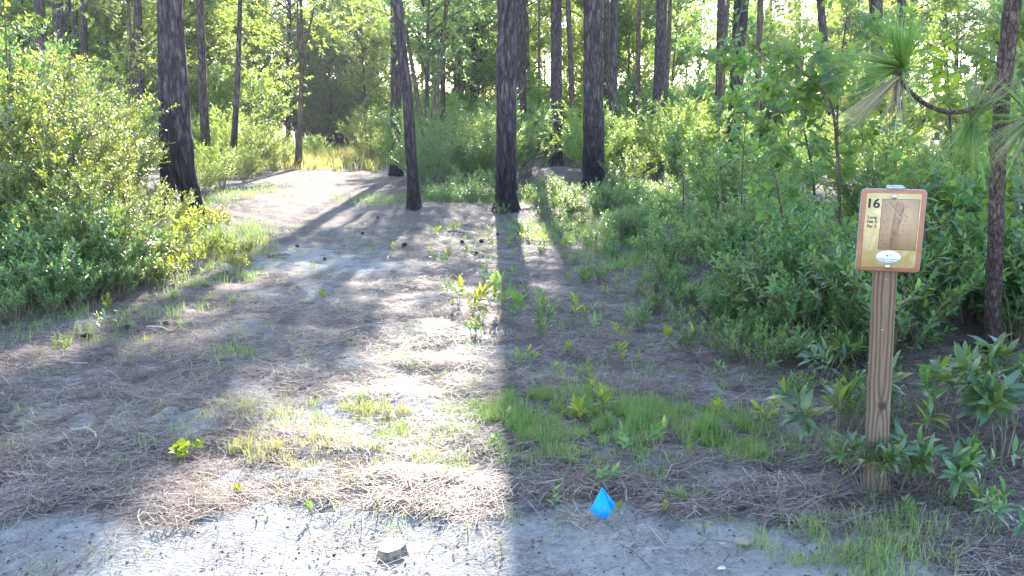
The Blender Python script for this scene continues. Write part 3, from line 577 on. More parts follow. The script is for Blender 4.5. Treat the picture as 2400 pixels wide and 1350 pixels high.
for px, py, s in [(220, 700, .8), (270, 690, .7), (330, 680, .7), (380, 672, .6), (120, 735, .7), (40, 750, .8), (170, 715, .8), (300, 660, .9), (350, 650, .8)]:
    put(P_herb, px, py, s, 'small leafy herb along the straw below the left shrubs', 'herbs below the left shrubs')
# right thicket
gr_ = 'low shrubs in the thicket between the pines and the sign post'; lr = 'low green shrub in the dense thicket between the pines and the sign post'
def thicket(n, fn, prot, smin, smax, label, group):
    k = 0
    while k < n:
        y, off = fn(); x = bank_edge(y)+off
        if abs(x) > .72*y+.6: continue
        dup(random.choice(prot), (x, y, float(height(x, y))-.02), random.uniform(0, 6.28), rng.uniform(smin, smax), label, group); k += 1
thicket(26, lambda: (rng.uniform(4.6, 6.2), rng.uniform(.2, 2.6)), P_low, .8, 1.2, lr, gr_)
thicket(22, lambda: (rng.uniform(6.0, 8.2), rng.uniform(.25, 2.6)), P_low, .55, .9, lr, gr_)
thicket(64, lambda: (rng.uniform(8., 15.), rng.uniform(.1, 3.8)), P_low, .36, .66, 'low green shrub around the feet of the pines in the middle', 'low shrubs around the pine feet')
thicket(80, lambda: (rng.uniform(7., 14.), rng.uniform(-.1, 3.2)), P_herb, .5, 1.0, 'leafy herb in the low green cover under the front pines', 'herbs under the front pines')
thicket(34, lambda: (rng.uniform(5., 14.), rng.uniform(-.9, .2)), P_herb, .3, .62, 'leafy herb at the ragged front edge of the right hand thicket', 'herbs at the thicket edge')
thicket(20, lambda: (rng.uniform(4.5, 6.8), rng.uniform(-.05, .6)), P_low, .32, .58, 'small green shrub at the front foot of the right hand thicket', 'small shrubs at the thicket foot')
thicket(28, lambda: (rng.uniform(4.2, 7.5), rng.uniform(-.45, .3)), P_herb, .4, .75, 'small herb spilling from the right hand thicket onto the straw', 'herbs spilling from the thicket')
thicket(18, lambda: (rng.uniform(5.8, 9.), rng.uniform(2.2, 5.5)), P_mid, .5, .85, 'bushy broad leaved shrub in the thicket behind the sign', 'broad leaved shrubs behind the sign')
thicket(64, lambda: (rng.uniform(9., 22.), rng.uniform(1.6, 12.)), P_mid, .40, .80, 'sunlit shrub in the green understory under the right hand pines', 'shrubs under the right hand pines')
for _ in range(26):
    d = rng.uniform(17, 27); px = rng.uniform(1000, 2550); putd(P_under, px, d, rng.uniform(.45, .8), 'big leafy shrub in the understory right of the path', 'big shrubs right of the path')
for _ in range(12):
    d = rng.uniform(20, 30); px = rng.uniform(-120, 620); putd(P_under, px, d, rng.uniform(.45, .85), 'bright leafy shrub in the sunny understory left of the path', 'big shrubs left of the path')
for px, d, s in [(1010, 17., .55), (1060, 19., .7), (1110, 17.5, .62), (1000, 21, .8), (1230, 20, .75), (1150, 22, .8), (890, 33, .8), (1500, 21, .7)]:
    putd(P_dark, px, d, s, 'dark green dense shrub in shade behind the leaning pine and the stout pine', 'dark shrubs behind the middle pines')
for px, d, s in [(520, 17., .35), (500, 20, .4), (600, 24, .5), (560, 27, .6), (650, 25, .5), (470, 15, .3), (745, 30, .4), (600, 21, .28), (640, 23, .3), (575, 19, .25), (665, 26, .35), (900, 31, .4), (920, 27, .35)]:
    putd(P_under, px, d, s, 'small sunlit shrub along the left edge of the path', 'small shrubs along the left path edge')
putd(P_under, 865, 30., .62, 'bright yellow green shrub at the bend where the path ends', sz=.8)
for px, d, s in [(1050, 14.4, .6), (1110, 14.2, .6), (1010, 15, .6), (1140, 13.9, .5), (1030, 13.9, .45), (1075, 13.7, .45), (1250, 13.6, .6), (1290, 14.6, .7), (1340, 13., .6), (1080, 15.5, .9), (1150, 15.5, .9), (1450, 14.5, .8), (1490, 12.5, .7)]:
    putd(P_low, px, d, s, 'small pale green plant at the feet of the front pines', 'plants at the feet of the front pines')
# far band of shrubs
place_far(60, (28, 44), 'shrub in the far sunlit understory', 'shrubs in the far understory', (-120, 2520), P_under, .8, 1.5)
place_far(22, (30, 42), 'dark shrub in the shaded far understory right of the path', 'dark shrubs in the far understory', (980, 2520), P_dark, .9, 1.6)
place_far(16, (50, 58), 'dark green shrub closing the view where the path ends', 'dark shrubs at the end of the path', (690, 960), P_dark, 1.3, 2.0, avoid=False)

# laurel clumps by the post
for px, py, s, l in [(1925, 905, .95, 'dark green whorled shrub in the shade left of the post'), (1960, 1070, 1.12, 'broad leaved shrub growing against the foot of the sign post'),
                     (2030, 1165, .72, 'small upright shrub in front of the sign post foot'), (2190, 1010, 1.25, 'largest glossy leaved shrub right of the sign post'),
                     (2260, 1060, 1.1, 'glossy narrow leaved shrub between the post and the picture edge'), (2095, 1165, .7, 'small glossy leaved shrub hiding the right foot of the sign post'), (2160, 1150, .85, 'low glossy shrub just right of the post foot'),
                     (2350, 1080, 1.25, 'shiny leaved shrub at the right edge beneath the young pine'), (2390, 1000, 1.2, 'leafy shrub cut by the right edge beside the young pine foot'),
                     (2290, 1180, .75, 'low leafy sprig on pine straw right of the post, nearest the corner'), (2330, 1270, .6, 'small pale stalked plant in the lower right corner')]:
    put(P_laurel, px, py, s, l)
for px, py, s, l in [(2110, 1010, .7, 'light green upright herb right beside the post'), (2000, 1020, .8, 'yellow green leafy herb behind the post foot')]:
    put(P_herb, px, py, s, l)

# ------------------------------------------------------------------ seedlings on the open ground
def sprig_mesh(kind, h, K, ll, lw, leafm, n=1):
    P = np.stack([rng.normal(0, .02*(n > 1), n), rng.normal(0, .02*(n > 1), n), np.zeros(n)], -1)
    D = nrm(np.array([0, 0, 1.])+rng.normal(0, .16+.15*(n > 1), (n, 3))*[1, 1, 0]); L = h*rng.uniform(.75, 1., n)
    lf = shoots(P, D, L, K, ll, lw, 52, kind, t0=.25, droop=.0, jit=.18)
    return mesh('stem', [sticks(P-[0, 0, .01], P+D*L[:, None], .0022, .001, 4)], M['twig']), mesh('leaf_spray', [lf], leafm)
def sprig(px, py, hpx, label, kind='e', K=9, lr=.55, wr=.3, m='leaf_low', n=1):
    p = G(px, py); h = hpx/F*(p[1]*cp+(CH-p[2])*sp); s, f = sprig_mesh(kind, h, K, h*lr, h*lr*wr, M[m], n)
    t = thing('seedling', p, label, 'seedling'); obj('stem', s, t); obj('leaf_spray', f, t); return t
SPR = [(1075, 710, 62, 'pale green thin seedling left of the yellow lit one', 'e', 12, .34, .28, 'leaf_low', 2),
       (1105, 735, 80, 'bright yellow lit seedling beside the straight shadow edge', 'e', 12, .42, .3, 'leaf_yellow', 3),
       (1170, 735, 85, 'tall narrow leaved green seedling just right of the yellow lit one', 'e', 13, .4, .26, 'leaf_low', 3),
       (1215, 750, 58, 'seedling with lobed oak leaves next to the tall narrow one', 'l', 6, .95, .62, 'leaf_low', 1),
       (1275, 790, 80, 'bushy leafy seedling with small rounded leaves, nearest of the middle cluster', 'e', 11, .3, .42, 'leaf_laurel', 4),
       (1350, 750, 66, 'two tiered light green seedling right of the bushy one', 'e', 8, .42, .4, 'leaf_yellow', 1),
       (1400, 785, 70, 'straggly upright seedling with pale stems', 'e', 10, .34, .3, 'leaf_low', 2),
       (1560, 805, 38, 'broad leaved light green seedling at the thicket front', 'o', 5, .7, .7, 'leaf_yellow', 1),
       (1450, 800, 40, 'tiny seedling with drooping yellow leaf between the straggly one and the thicket', 'e', 5, .6, .4, 'leaf_yellow', 1),
       (920, 594, 28, 'small bright yellow seedling beside the pine cone on the path', 'e', 5, .6, .45, 'leaf_yellow', 1),
       (1138, 576, 20, 'small bright green sprout between two pine cones', 'e', 6, .6, .5, 'leaf_yellow', 1),
       (430, 1072, 44, 'round leaved yellow green plant lit on the left sand', 'o', 9, .46, .95, 'leaf_lime', 7),
       (565, 1152, 24, 'small bright green clump in front of the round leaved one', 'o', 8, .6, .7, 'leaf_lime', 3),
       (735, 1215, 52, 'upright seedling with stacked dark green leaves', 'o', 5, .42, .55, 'leaf_laurel', 1),
       (885, 1215, 50, 'thin dark seedling next to grass, left of the stump', 'o', 5, .34, .5, 'leaf_laurel', 1),
       (1098, 1270, 40, 'spindly seedling with reddish small leaves near the stump', 'o', 5, .3, .6, 'leaf_yellow', 1),
       (1177, 1308, 40, 'single leafed sprout on bare sand right of the stump', 'o', 2, .5, .6, 'leaf_laurel', 1),
       (1300, 1205, 70, 'tall three leaved seedling left of the blue flag', 'o', 5, .36, .65, 'leaf_low', 1),
       (1452, 1210, 44, 'pair leaved seedling touching the blue flag on its right', 'o', 3, .5, .6, 'leaf_yellow', 1),
       (1555, 1210, 44, 'yellowish seedling right of the blue flag', 'o', 5, .4, .6, 'leaf_yellow', 1),
       (1652, 1250, 40, 'lone sprout with one broad leaf near the bark chip', 'o', 3, .5, .7, 'leaf_low', 1),
       (1410, 1125, 58, 'leafy light green seedling right behind the blue flag', 'o', 9, .42, .45, 'leaf_low', 2),
       (755, 705, 24, 'little grassy sprout alone in the path shadow', 'e', 9, .7, .2, 'leaf_yellow', 3),
       (155, 835, 50, 'reaching green sprig by the big pine cone', 'o', 8, .3, .6, 'leaf_yellow', 2),
       (270, 730, 40, 'fresh green sprout in the shaded fringe of the shrubs', 'e', 9, .5, .35, 'leaf_yellow', 2),
       (240, 780, 60, 'feathery narrow leaved plant by the left shrub fringe', 'e', 18, .25, .2, 'leaf_low', 2),
       (280, 780, 60, 'taller feathery plant at the right end of the left fringe', 'e', 18, .25, .2, 'leaf_low', 2),
       (498, 700, 18, 'tiny yellow sprout where the fringe meets the path', 'o', 5, .7, .8, 'leaf_yellow', 1),
       (1945, 1185, 50, 'slim green sprig between the bark chip and the post', 'e', 14, .22, .4, 'leaf_low', 1),
       (2115, 1230, 75, 'leafy sprig in front of the low glossy shrub, right of the post foot', 'o', 10, .3, .5, 'leaf_laurel', 2),
       (2190, 1260, 70, 'upright pale sprig in the grass of the lower right corner', 'o', 8, .28, .5, 'leaf_laurel', 1)]
for s_ in SPR: sprig(*s_)
for _ in range(95):
    d = rng.uniform(3.4, 11.); x = bank_edge(d)-rng.uniform(.2, 2.1)
    p = np.array([x, d, float(height(x, d))]); h = rng.uniform(.05, .15); q = random.random()
    if _ < 5:
        s, f = sprig_mesh('e', .11, 9, .055, .018, M['leaf_low' if _ < 3 else 'leaf_yellow'], 2)
        t = thing('sprout', p, 'small green sprout scattered on the straw before the right hand thicket', 'sprout', 'sprouts on the straw'); obj('stem', s, t); obj('leaf_spray', f, t)
        SP0 = [t] if _ == 0 else SP0+[t]
    else: dup(random.choice(SP0), p, random.uniform(0, 6.28), h/.11, 'small green sprout scattered on the straw before the right hand thicket', 'sprouts on the straw')

# ------------------------------------------------------------------ big leaved saplings (right)
def sapling(pts, d, label, tiers, leafm, kind, ll, lw, stem_r=.014, name='sapling', br=.5, bark='bark_thin'):
    P = np.array([[Xat(px, d, Zat(py, d)), d+dy, Zat(py, d)] for px, py, dy in pts]); b = P[0].copy(); b[2] = float(height(b[0], b[1])); P[0] = b-np.array([0, 0, .05]); P = P-b
    tt = np.linspace(0, 1, 18); k = np.linspace(0, 1, len(P)); C = np.stack([np.interp(tt, k, P[:, a_]) for a_ in range(3)], -1)
    for _ in range(2): C[1:-1] = (C[:-2]+2*C[1:-1]+C[2:])/4
    t = thing(name, b, label, 'sapling'); obj('trunk', mesh('trunk', [tube(C, np.linspace(stem_r, stem_r*.25, 18), 8)], M[bark], True), t)
    n = tiers; u = rng.uniform(.28, 1., n); S0 = np.stack([np.interp(u, tt, C[:, a_]) for a_ in range(3)], -1)
    a = np.arange(n)*2.4+rng.uniform(0, .8, n); L = br*rng.uniform(.5, 1.1, n)*(1.15-.7*u)
    D = nrm(np.stack([np.cos(a), np.sin(a), rng.uniform(.3, .9, n)], -1)); E = S0+D*L[:, None]
    m_ = n*3; i = rng.integers(0, n, m_); q = rng.uniform(.35, 1., m_); S1 = S0[i]+(E-S0)[i]*q[:, None]; D1 = nrm(D[i]+rng.normal(0, .5, (m_, 3))); L1 = .16*rng.uniform(.6, 1.3, m_)
    lf = [shoots(S1, D1, L1, 6, ll, lw, 62, kind, droop=.35, up=.6, jit=.3), shoots(S0, D, L, 6, ll*1.1, lw*1.1, 62, kind, droop=.35, up=.6, jit=.3)]
    obj('branch', mesh('branch', [sticks(S0, E, .005, .002, 4), sticks(S1, S1+D1*L1[:, None], .002, .001)], M['twig']), t)
    obj('foliage', mesh('foliage', lf, leafm), t); return t
sapling([(1965, 640, 0), (1970, 420, 0), (1962, 330, 0), (1975, 180, .1), (2000, 20, .1), (2005, -120, .1)], 7.0, 'tall big leaved sapling rising left of the sign to the top', 18, M['leaf_big'], 'l', .105, .085, br=.75)
sapling([(1930, 620, 0), (1905, 400, 0), (1890, 280, .1), (1880, 200, .1)], 6.6, 'dark stemmed lobed leaf sapling left of the sign', 14, M['leaf_big'], 'l', .10, .085, br=.7)
sapling([(1985, 600, 0), (1960, 300, 0), (1935, 230, -.1), (1890, 190, -.1), (1840, 140, -.1)], 6.3, 'sapling arching to the left above the thicket', 12, M['leaf_big'], 'l', .095, .08, br=.55)
sapling([(1690, 600, 0), (1688, 400, 0), (1684, 250, 0), (1678, 120, 0)], 8.0, 'slim pale stemmed sapling in front of the vine covered pine', 12, M['leaf_low'], 'o', .075, .042, stem_r=.008, br=.4, bark='bark_pale')
sapling([(1740, 620, 0), (1738, 420, 0), (1750, 260, 0), (1760, 140, 0)], 7.6, 'thin leafy sapling right of the pale stemmed one', 12, M['leaf_big'], 'o', .08, .05, stem_r=.008, br=.45)
sapling([(2230, 640, 0), (2235, 420, 0), (2225, 260, 0), (2220, 140, 0)], 6.6, 'oak sapling with yellow lit leaves behind the curved pine branch', 14, M['leaf_yellow'], 'l', .12, .075, br=.6)
sapling([(2390, 800, 0), (2392, 500, 0), (2400, 250, 0), (2410, 40, 0)], 5.6, 'broad leaved sapling at the right edge behind the young pine', 14, M['leaf_big'], 'l', .12, .08, br=.6)
sapling([(2370, 760, 0), (2375, 640, 0), (2388, 400, 0), (2395, 250, 0)], 5.0, 'thin pale grey stem right of the young pine', 8, M['leaf_low'], 'o', .09, .05, stem_r=.012, br=.35, bark='bark_pale')
sapling([(2180, 680, 0), (2175, 560, 0), (2150, 420, 0)], 5.4, 'leafy sapling directly behind the sign panel', 10, M['leaf_low'], 'o', .085, .045, br=.45)
sapling([(1600, 560, 0), (1602, 450, 0), (1598, 330, 0)], 10., 'young light green sapling in the middle of the thicket', 10, M['leaf_low'], 'o', .08, .04, br=.4)
sapling([(1840, 680, 0), (1835, 520, 0), (1815, 400, 0)], 6.4, 'low dark twiggy sapling in the thicket left of the sign', 12, M['leaf_big'], 'o', .07, .04, br=.5)
sapling([(2290, 700, 0), (2300, 560, 0), (2290, 400, 0)], 5.6, 'sapling with glossy oval leaves between the sign and the young pine', 12, M['leaf_big'], 'o', .10, .055, br=.5)
sapling([(20, 420, 0), (20, 220, 0), (12, 60, 0), (5, -60, 0)], 9.5, 'tall leafy sapling above the shrub mass at the left edge', 12, M['leaf_bush'], 'o', .075, .04, br=.7)
# vines on the dark pine
def vine(px0, d, w, n, label):
    z = rng.uniform(.6, 4.6, n); x0 = np.array([Xat(px0+ (1738-px0)*0, d, 1.)]); a = rng.uniform(3.3, 6.1, n); r = .19
    xc = np.array([Xat(np.interp(q, [0, 4.5], [1714, 1740]), d, q) for q in z]); P = np.stack([xc+np.cos(a)*r, d+np.sin(a)*r, z], -1)
    D = np.stack([np.cos(a)*.7+rng.normal(0, .5, n), np.sin(a)*.6, rng.normal(-.4, .3, n)], -1)
    zz = np.linspace(0, 4.6, 30); xs = np.array([Xat(np.interp(q, [0, 4.5], [1714, 1740]), d, q) for q in zz]); aa = 4.7+.7*np.sin(zz*1.6)
    C = np.stack([xs+np.cos(aa)*.175, d+np.sin(aa)*.175, zz+float(height(xs[0], d))], -1)
    t = thing('climbing_vine', C[0], label, 'vine'); obj('stem', mesh('stem', [tube(C-C[0], .008, 5)], M['twig']), t)
    obj('foliage', mesh('foliage', [leaves(P-C[0], D, rvec(n)+np.array([0, -.8, .6]), rng.uniform(.10, .17, n), rng.uniform(.07, .11, n), 'o')], M['leaf_big']), t)
vine(1714, 18.3, .2, 120, 'leafy vine climbing the dark pine behind the saplings')

# ------------------------------------------------------------------ young longleaf pine at the right edge
def rib(P, D, L, w, sag, m_n=4):
    n = len(P); D = nrm(D); S = nrm(np.cross(D, rvec(n))); L = np.broadcast_to(L, n)[:, None]; V = []
    for k in range(m_n):
        t = k/(m_n-1); c = P+D*L*t-np.array([0, 0, 1.])*L*sag*t*t; ww = w*(1-.75*t); V += [c+S*ww, c-S*ww]
    V = np.stack(V, 1).reshape(-1, 3); k = np.arange(n)[:, None]*2*m_n
    return V, [k+np.array([[2*q, 2*q+1, 2*q+3, 2*q+2]]) for q in range(m_n-1)]
d0 = 4.45
b, me, _t = trunk_mesh([(2380, 0, 37), (2365, 120, 35), (2352, 240, 34), (2342, 400, 34), (2334, 600, 33), (2325, 800, 34), (2320, 920, 37)], d0, 4.2, M['bark_red'], 32, True, flare=.6)
yp = thing('young_pine', b, 'young pine with flaky reddish bark and long needle tufts at the right edge', 'pine tree'); obj('trunk', me, yp)
def yp_pt(px, py, dy=0.):
    z = Zat(py, d0+dy); return np.array([Xat(px, d0+dy, z), d0+dy, z])-b
def spline(pts, n=22):
    pts = np.array(pts); k = np.linspace(0, 1, len(pts)); t = np.linspace(0, 1, n); C = np.stack([np.interp(t, k, pts[:, a_]) for a_ in range(3)], -1)
    for _ in range(3): C[1:-1] = (C[:-2]+2*C[1:-1]+C[2:])/4
    return C
c1 = spline([yp_pt(2352, 213, 0), yp_pt(2320, 232, -.08), yp_pt(2280, 258, -.16), yp_pt(2235, 268, -.22), yp_pt(2185, 256, -.26), yp_pt(2145, 228, -.28), yp_pt(2118, 200, -.3), yp_pt(2107, 180, -.3), yp_pt(2107, 158, -.3)])
b1 = obj('branch', mesh('branch', [tube(c1, np.linspace(.014, .009, len(c1)), 10)], M['bark_red'], True), yp)
def tuft(tip, axis, n, L, spread, sag, m='needle', par=None, w=.0019, off=.06):
    ax = nrm(np.array(axis, float)); m_ = n//3+1; rp = lambda q: np.repeat(q, 3, 0)[:n]
    P = tip-ax*off*rp(rng.random(m_)[:, None]); D = rp(ax*rng.uniform(.6, 1, m_)[:, None]*(1-spread)+rvec(m_)*spread*rng.uniform(.5, 1.2, (m_, 1)))+rng.normal(0, .022, (n, 3))
    return obj('needle_tuft', mesh('needle_tuft', [rib(P, D, L*rng.uniform(.75, 1.1, n), w, sag)], M[m]), par)
tip = c1[-1]
tuft(tip+np.array([0, 0, .01]), (0, -.1, 1), 330, .27, .27, .02, par=b1)
tuft(tip, (-.8, -.2, .30), 230, .35, .44, .14, par=b1, off=.05)
tuft(tip, (.5, .2, .3), 45, .26, .55, .10, par=b1, off=.05)
tuft(tip-np.array([0, 0, .05]), (-.85, -.15, -.62), 120, .36, .17, .08, 'needle_dead', par=b1)
tuft(tip-np.array([0, 0, .05]), (-.1, -.1, -1), 50, .34, .22, .05, 'needle_dead', par=b1)
c2 = spline([yp_pt(2346, 232, 0), yp_pt(2322, 246, -.05), yp_pt(2295, 268, -.1), yp_pt(2280, 285, -.12)], 10)
b2 = obj('branch', mesh('branch', [tube(c2, np.linspace(.012, .009, 10), 8)], M['bark_red'], True), yp)
tuft(c2[-1], (-.1, 0, -1), 150, .36, .38, .1, par=b2)
tuft(c1[4], (.35, .1, 1), 110, .26, .36, .1, 'needle_dead', par=b1, off=.1); tuft(c1[5], (.3, .1, .9), 90, .28, .4, .1, par=b1, off=.12)
c3 = spline([yp_pt(2356, 208, 0), yp_pt(2380, 225, -.1), yp_pt(2400, 255, -.2), yp_pt(2424, 275, -.3)], 10)
b3 = obj('branch', mesh('branch', [tube(c3, np.linspace(.013, .01, 10), 8)], M['bark_red'], True), yp)
tuft(c3[-1], (-.3, -.2, .2), 260, .30, .62, .14, par=b3); tuft(c3[-1], (-.6, -.2, -.7), 90, .32, .35, .1, 'needle_dead', par=b3)
c4 = spline([yp_pt(2358, 212, 0), yp_pt(2385, 205, .1), yp_pt(2425, 175, .2)], 8)
obj('branch', mesh('branch', [tube(c4, np.linspace(.013, .011, 8), 8)], M['bark_red'], True), yp)
c5 = spline([yp_pt(2385, -60, 0), yp_pt(2330, -75, -.1), yp_pt(2250, -120, -.2)], 8)
b5 = obj('branch', mesh('branch', [tube(c5, np.linspace(.012, .009, 8), 8)], M['bark_red'], True), yp)
tuft(c5[-1], (-.3, 0, .8), 200, .28, .6, .1, par=b5)
# small pine further back behind it
def small_pine(px, d, H, label):
    x = Xat(px, d, 1.); t = thing('pine_sapling', (x, d, float(height(x, d))), label, 'pine sapling')
    obj('trunk', mesh('trunk', [tube(np.stack([.02*np.sin(np.linspace(0, 5, 10)), 0*np.linspace(0, 5, 10), np.linspace(-.05, H, 10)], -1), np.linspace(.022, .008, 10), 8)], M['bark_thin'], True), t)
    n = 0
    for z in np.linspace(.55, 1., 5):
        a = rng.uniform(0, 6.28, 5); tips = np.stack([np.cos(a)*.28*(1.3-z), np.sin(a)*.28*(1.3-z), np.full(5, z*H)+.08], -1)
        for q in tips:
            k = obj('branch', mesh('branch', [tube(np.array([[0, 0, q[2]-.1], q*[.6, .6, 1]-[0, 0, .05], q]), [.008, .006, .005], 6)], M['bark_thin']), t)
            tuft(q, (q[0], q[1], .45), 90, .20, .62, .1, par=k, w=.0014)
small_pine(2310, 8.0, 2.35, 'small dark needled pine sapling behind the curved branch')

# ------------------------------------------------------------------ small things on the ground
def cone_mesh():
    n = 84; t = (np.arange(n)+.5)/n; a = np.arange(n)*2.39996; r = .032*np.sin(np.pi*np.clip(t*.82+.14, 0, 1))**.8; z = t*.11-.01
    P = np.stack([np.cos(a)*r*.35, np.sin(a)*r*.35, z], -1); D = np.stack([np.cos(a), np.sin(a), .25+.9*(t-.3)], -1)
    L = r*1.05; N = np.tile([0, 0, 1.], (n, 1)); s1 = leaves(P, D, N, L, .016, 'e'); s2 = leaves(P-[0, 0, .003], D, N, L*.97, .017, 'e')
    core = tube(np.stack([0*np.linspace(0, 1, 8), 0*np.linspace(0, 1, 8), np.linspace(-.005, .1, 8)], -1), .014*np.sin(np.pi*np.linspace(.12, .95, 8)), 10)
    return mesh('pine_cone', [s1, s2, core], M['cone'])
CM = cone_mesh()
for px, py, s, l in [(215, 795, 1.15, 'large dark spiky pine cone in the straw left of the sticks'), (20, 765, 1.1, 'pine cone half in the weeds at the left edge'),
                     (952, 576, 1.1, 'dark pine cone beside the yellow seedling on the path'), (1086, 568, .9, 'pine cone left of the bright green sprout'),
                     (1133, 568, 1.0, 'pine cone touching the bright green sprout'), (1165, 552, .9, 'pine cone farthest right of the row of cones'),
                     (1112, 598, .85, 'pine cone lying in front of the row of cones'), (885, 505, .9, 'pine cone near the foot of the leaning pine, path side'),
                     (1207, 525, 1.0, 'pine cone on the mound right of the stout pine'), (300, 770, .9, 'dark pine cone close to the forked grey stick'),
                     (390, 768, 1.0, 'weathered pine cone right beside the forked grey stick'), (848, 550, .8, 'small pine cone out on the shaded path'), (1510, 730, 1.0, 'dark pine cone at the edge of the thicket'),
                     (700, 580, .8, 'small pine cone in the bright sunny strip of path'), (760, 610, .8, 'small pine cone at the shadow line on the path')]:
    o = obj('pine_cone', CM); s *= .6; p = G(px, py); o.location = p+np.array([0, 0, .028*s]); o.scale = (s, s, s); o.rotation_euler = (R(80+random.uniform(-15, 15)), random.uniform(-.3, .3), random.uniform(0, 6.28)); tag(o, l, 'pine cone')
def stick(pts, r, label, lift=.012, m='wood_grey', name='fallen_stick', cat='stick'):
    P = np.array([G(px, py) for px, py in pts]); P[:, 2] += lift+r; b = P[0].copy()
    n = len(P)*4; k = np.linspace(0, 1, len(P)); t = np.linspace(0, 1, n); C = np.stack([np.interp(t, k, P[:, a_]) for a_ in range(3)], -1)-b
    C += rng.normal(0, r*.25, C.shape)
    return tag(obj(name, mesh(name, [tube(C, np.linspace(r, r*.55, n), 8)], M[m], True), None, tuple(b)), label, cat)
M['wood_pale'] = simple('bleached_stick', (.27, .24, .21), .75, .25, var=.2, scale=30)
stick([(170, 1015), (205, 1012), (222, 1022), (228, 1034)], .008, 'bleached bent twig lying on the shaded sand at the left', m='wood_pale')
stick([(820, 732), (850, 735), (880, 738), (912, 745)], .007, 'thin straight stick across the path, farther one')
stick([(800, 792), (840, 780), (880, 773), (915, 768)], .009, 'slightly arched stick across the path, nearer one', lift=.03)
stick([(1245, 842), (1255, 830), (1275, 815)], .008, 'short pale stick in the trunk shadow')
stick([(120, 850), (160, 858), (205, 860)], .012, 'dark stick lying in the straw below the large pine cone')
stick([(345, 772), (375, 778), (405, 783)], .010, 'forked grey stick between two pine cones', m='wood_pale')
stick([(630, 605), (650, 602), (678, 604)], .020, 'small broken log piece at the sunny path edge')
stick([(465, 1212), (490, 1213), (508, 1210)], .006, 'short dark twig in the straw in front')
stick([(1050, 548), (1070, 547), (1090, 549)], .022, 'grey piece of wood lying in front of the stout pine')
stick([(1100, 590), (1130, 600), (1150, 596)], .006, 'thin twig by the cones')
# bark chip
def chip(px, py, w, l, h, label, col, name='bark_chip', cat='bark chip'):
    p = G(px, py); n = 10; a = np.linspace(0, 2*np.pi, n, endpoint=False); rr = 1+rng.normal(0, .14, n)
    T = np.stack([np.cos(a)*w*rr, np.sin(a)*l*rr, h+.004*np.cos(a)], -1); Bt = T-np.array([0, 0, h*.7])
    V = np.concatenate([Bt, T]); j = np.arange(n); k = (j+1) % n
    o = obj(name, mesh(name, [(V, [np.stack([j, k, k+n, j+n], -1), (j+n)[None], j[::-1][None]])], simple(name+'_m', col, .8, .2, var=.25, scale=40, bump=.4)), None, tuple(p+np.array([0, 0, .012])))
    o.rotation_euler = (R(12), R(6), random.uniform(-.6, .1)); return tag(o, label, cat)
chip(1740, 1280, .036, .017, .012, 'tan flat bark chip lying on the straw near the lower edge', (.25, .19, .145))
chip(2157, 1188, .014, .008, .006, 'white scrap of litter on the straw right of the post', (.5, .48, .46), 'paper_scrap', 'paper scrap')
chip(1692, 1282, .018, .007, .006, 'small dull chip left of the tan bark chip', (.30, .22, .19))
chip(1690, 1340, .012, .008, .005, 'tiny white scrap at the bottom edge', (.45, .43, .41), 'paper_scrap', 'paper scrap')
# stump
def stump():
    p = G(918, 1308); t = thing('tree_stump', p, 'small sawn tree stump on the pale sand at the bottom', 'tree stump')
    n = 28; a = np.arange(n)*2*np.pi/n; rr = 1+.06*np.sin(a*3+1)+.03*np.sin(a*7)
    rings = []
    for z, q in [(-.03, .066), (.0, .060), (.012, .054), (.030, .049), (.045, .048), (.048, .047)]:
        rings.append(np.stack([np.cos(a)*q*rr*(1+.03*rng.normal(size=n)), np.sin(a)*q*rr, np.full(n, z)+.004*np.cos(a)], -1))
    V = np.concatenate(rings); i = np.arange(len(rings)-1)[:, None]*n; j = np.arange(n)[None]; k = (j+1) % n
    obj('stump_bark', mesh('stump_bark', [(V, np.stack([i+j, i+k, i+n+k, i+n+j], -1).reshape(-1, 4))], simple('stump_bark', (.17, .14, .12), .9, .2, var=.5, scale=50, bump=.8), True), t)
    T = rings[-1]*[1, 1, 1]
    m, nt, out = mat('sawn_wood'); tc = nd(nt, 'ShaderNodeTexCoord'); w = nd(nt, 'ShaderNodeTexWave', wave_type='RINGS', rings_direction='Z'); w.inputs['Scale'].default_value = 60; w.inputs['Distortion'].default_value = 3; lk(nt, tc.outputs['Object'], w.inputs['Vector'])
    r = ramp(nt, w.outputs['Fac'], [(0, (.15, .125, .10)), (1, (.26, .23, .20))]); pb = nd(nt, 'ShaderNodeBsdfPrincipled'); pb.inputs['Roughness'].default_value = .85; lk(nt, r.outputs[0], pb.inputs['Base Color']); lk(nt, pb.outputs[0], out.inputs[0])
    obj('sawn_top', mesh('sawn_top', [(T+[0, 0, .0015], np.arange(n)[None])], m), t)
stump()
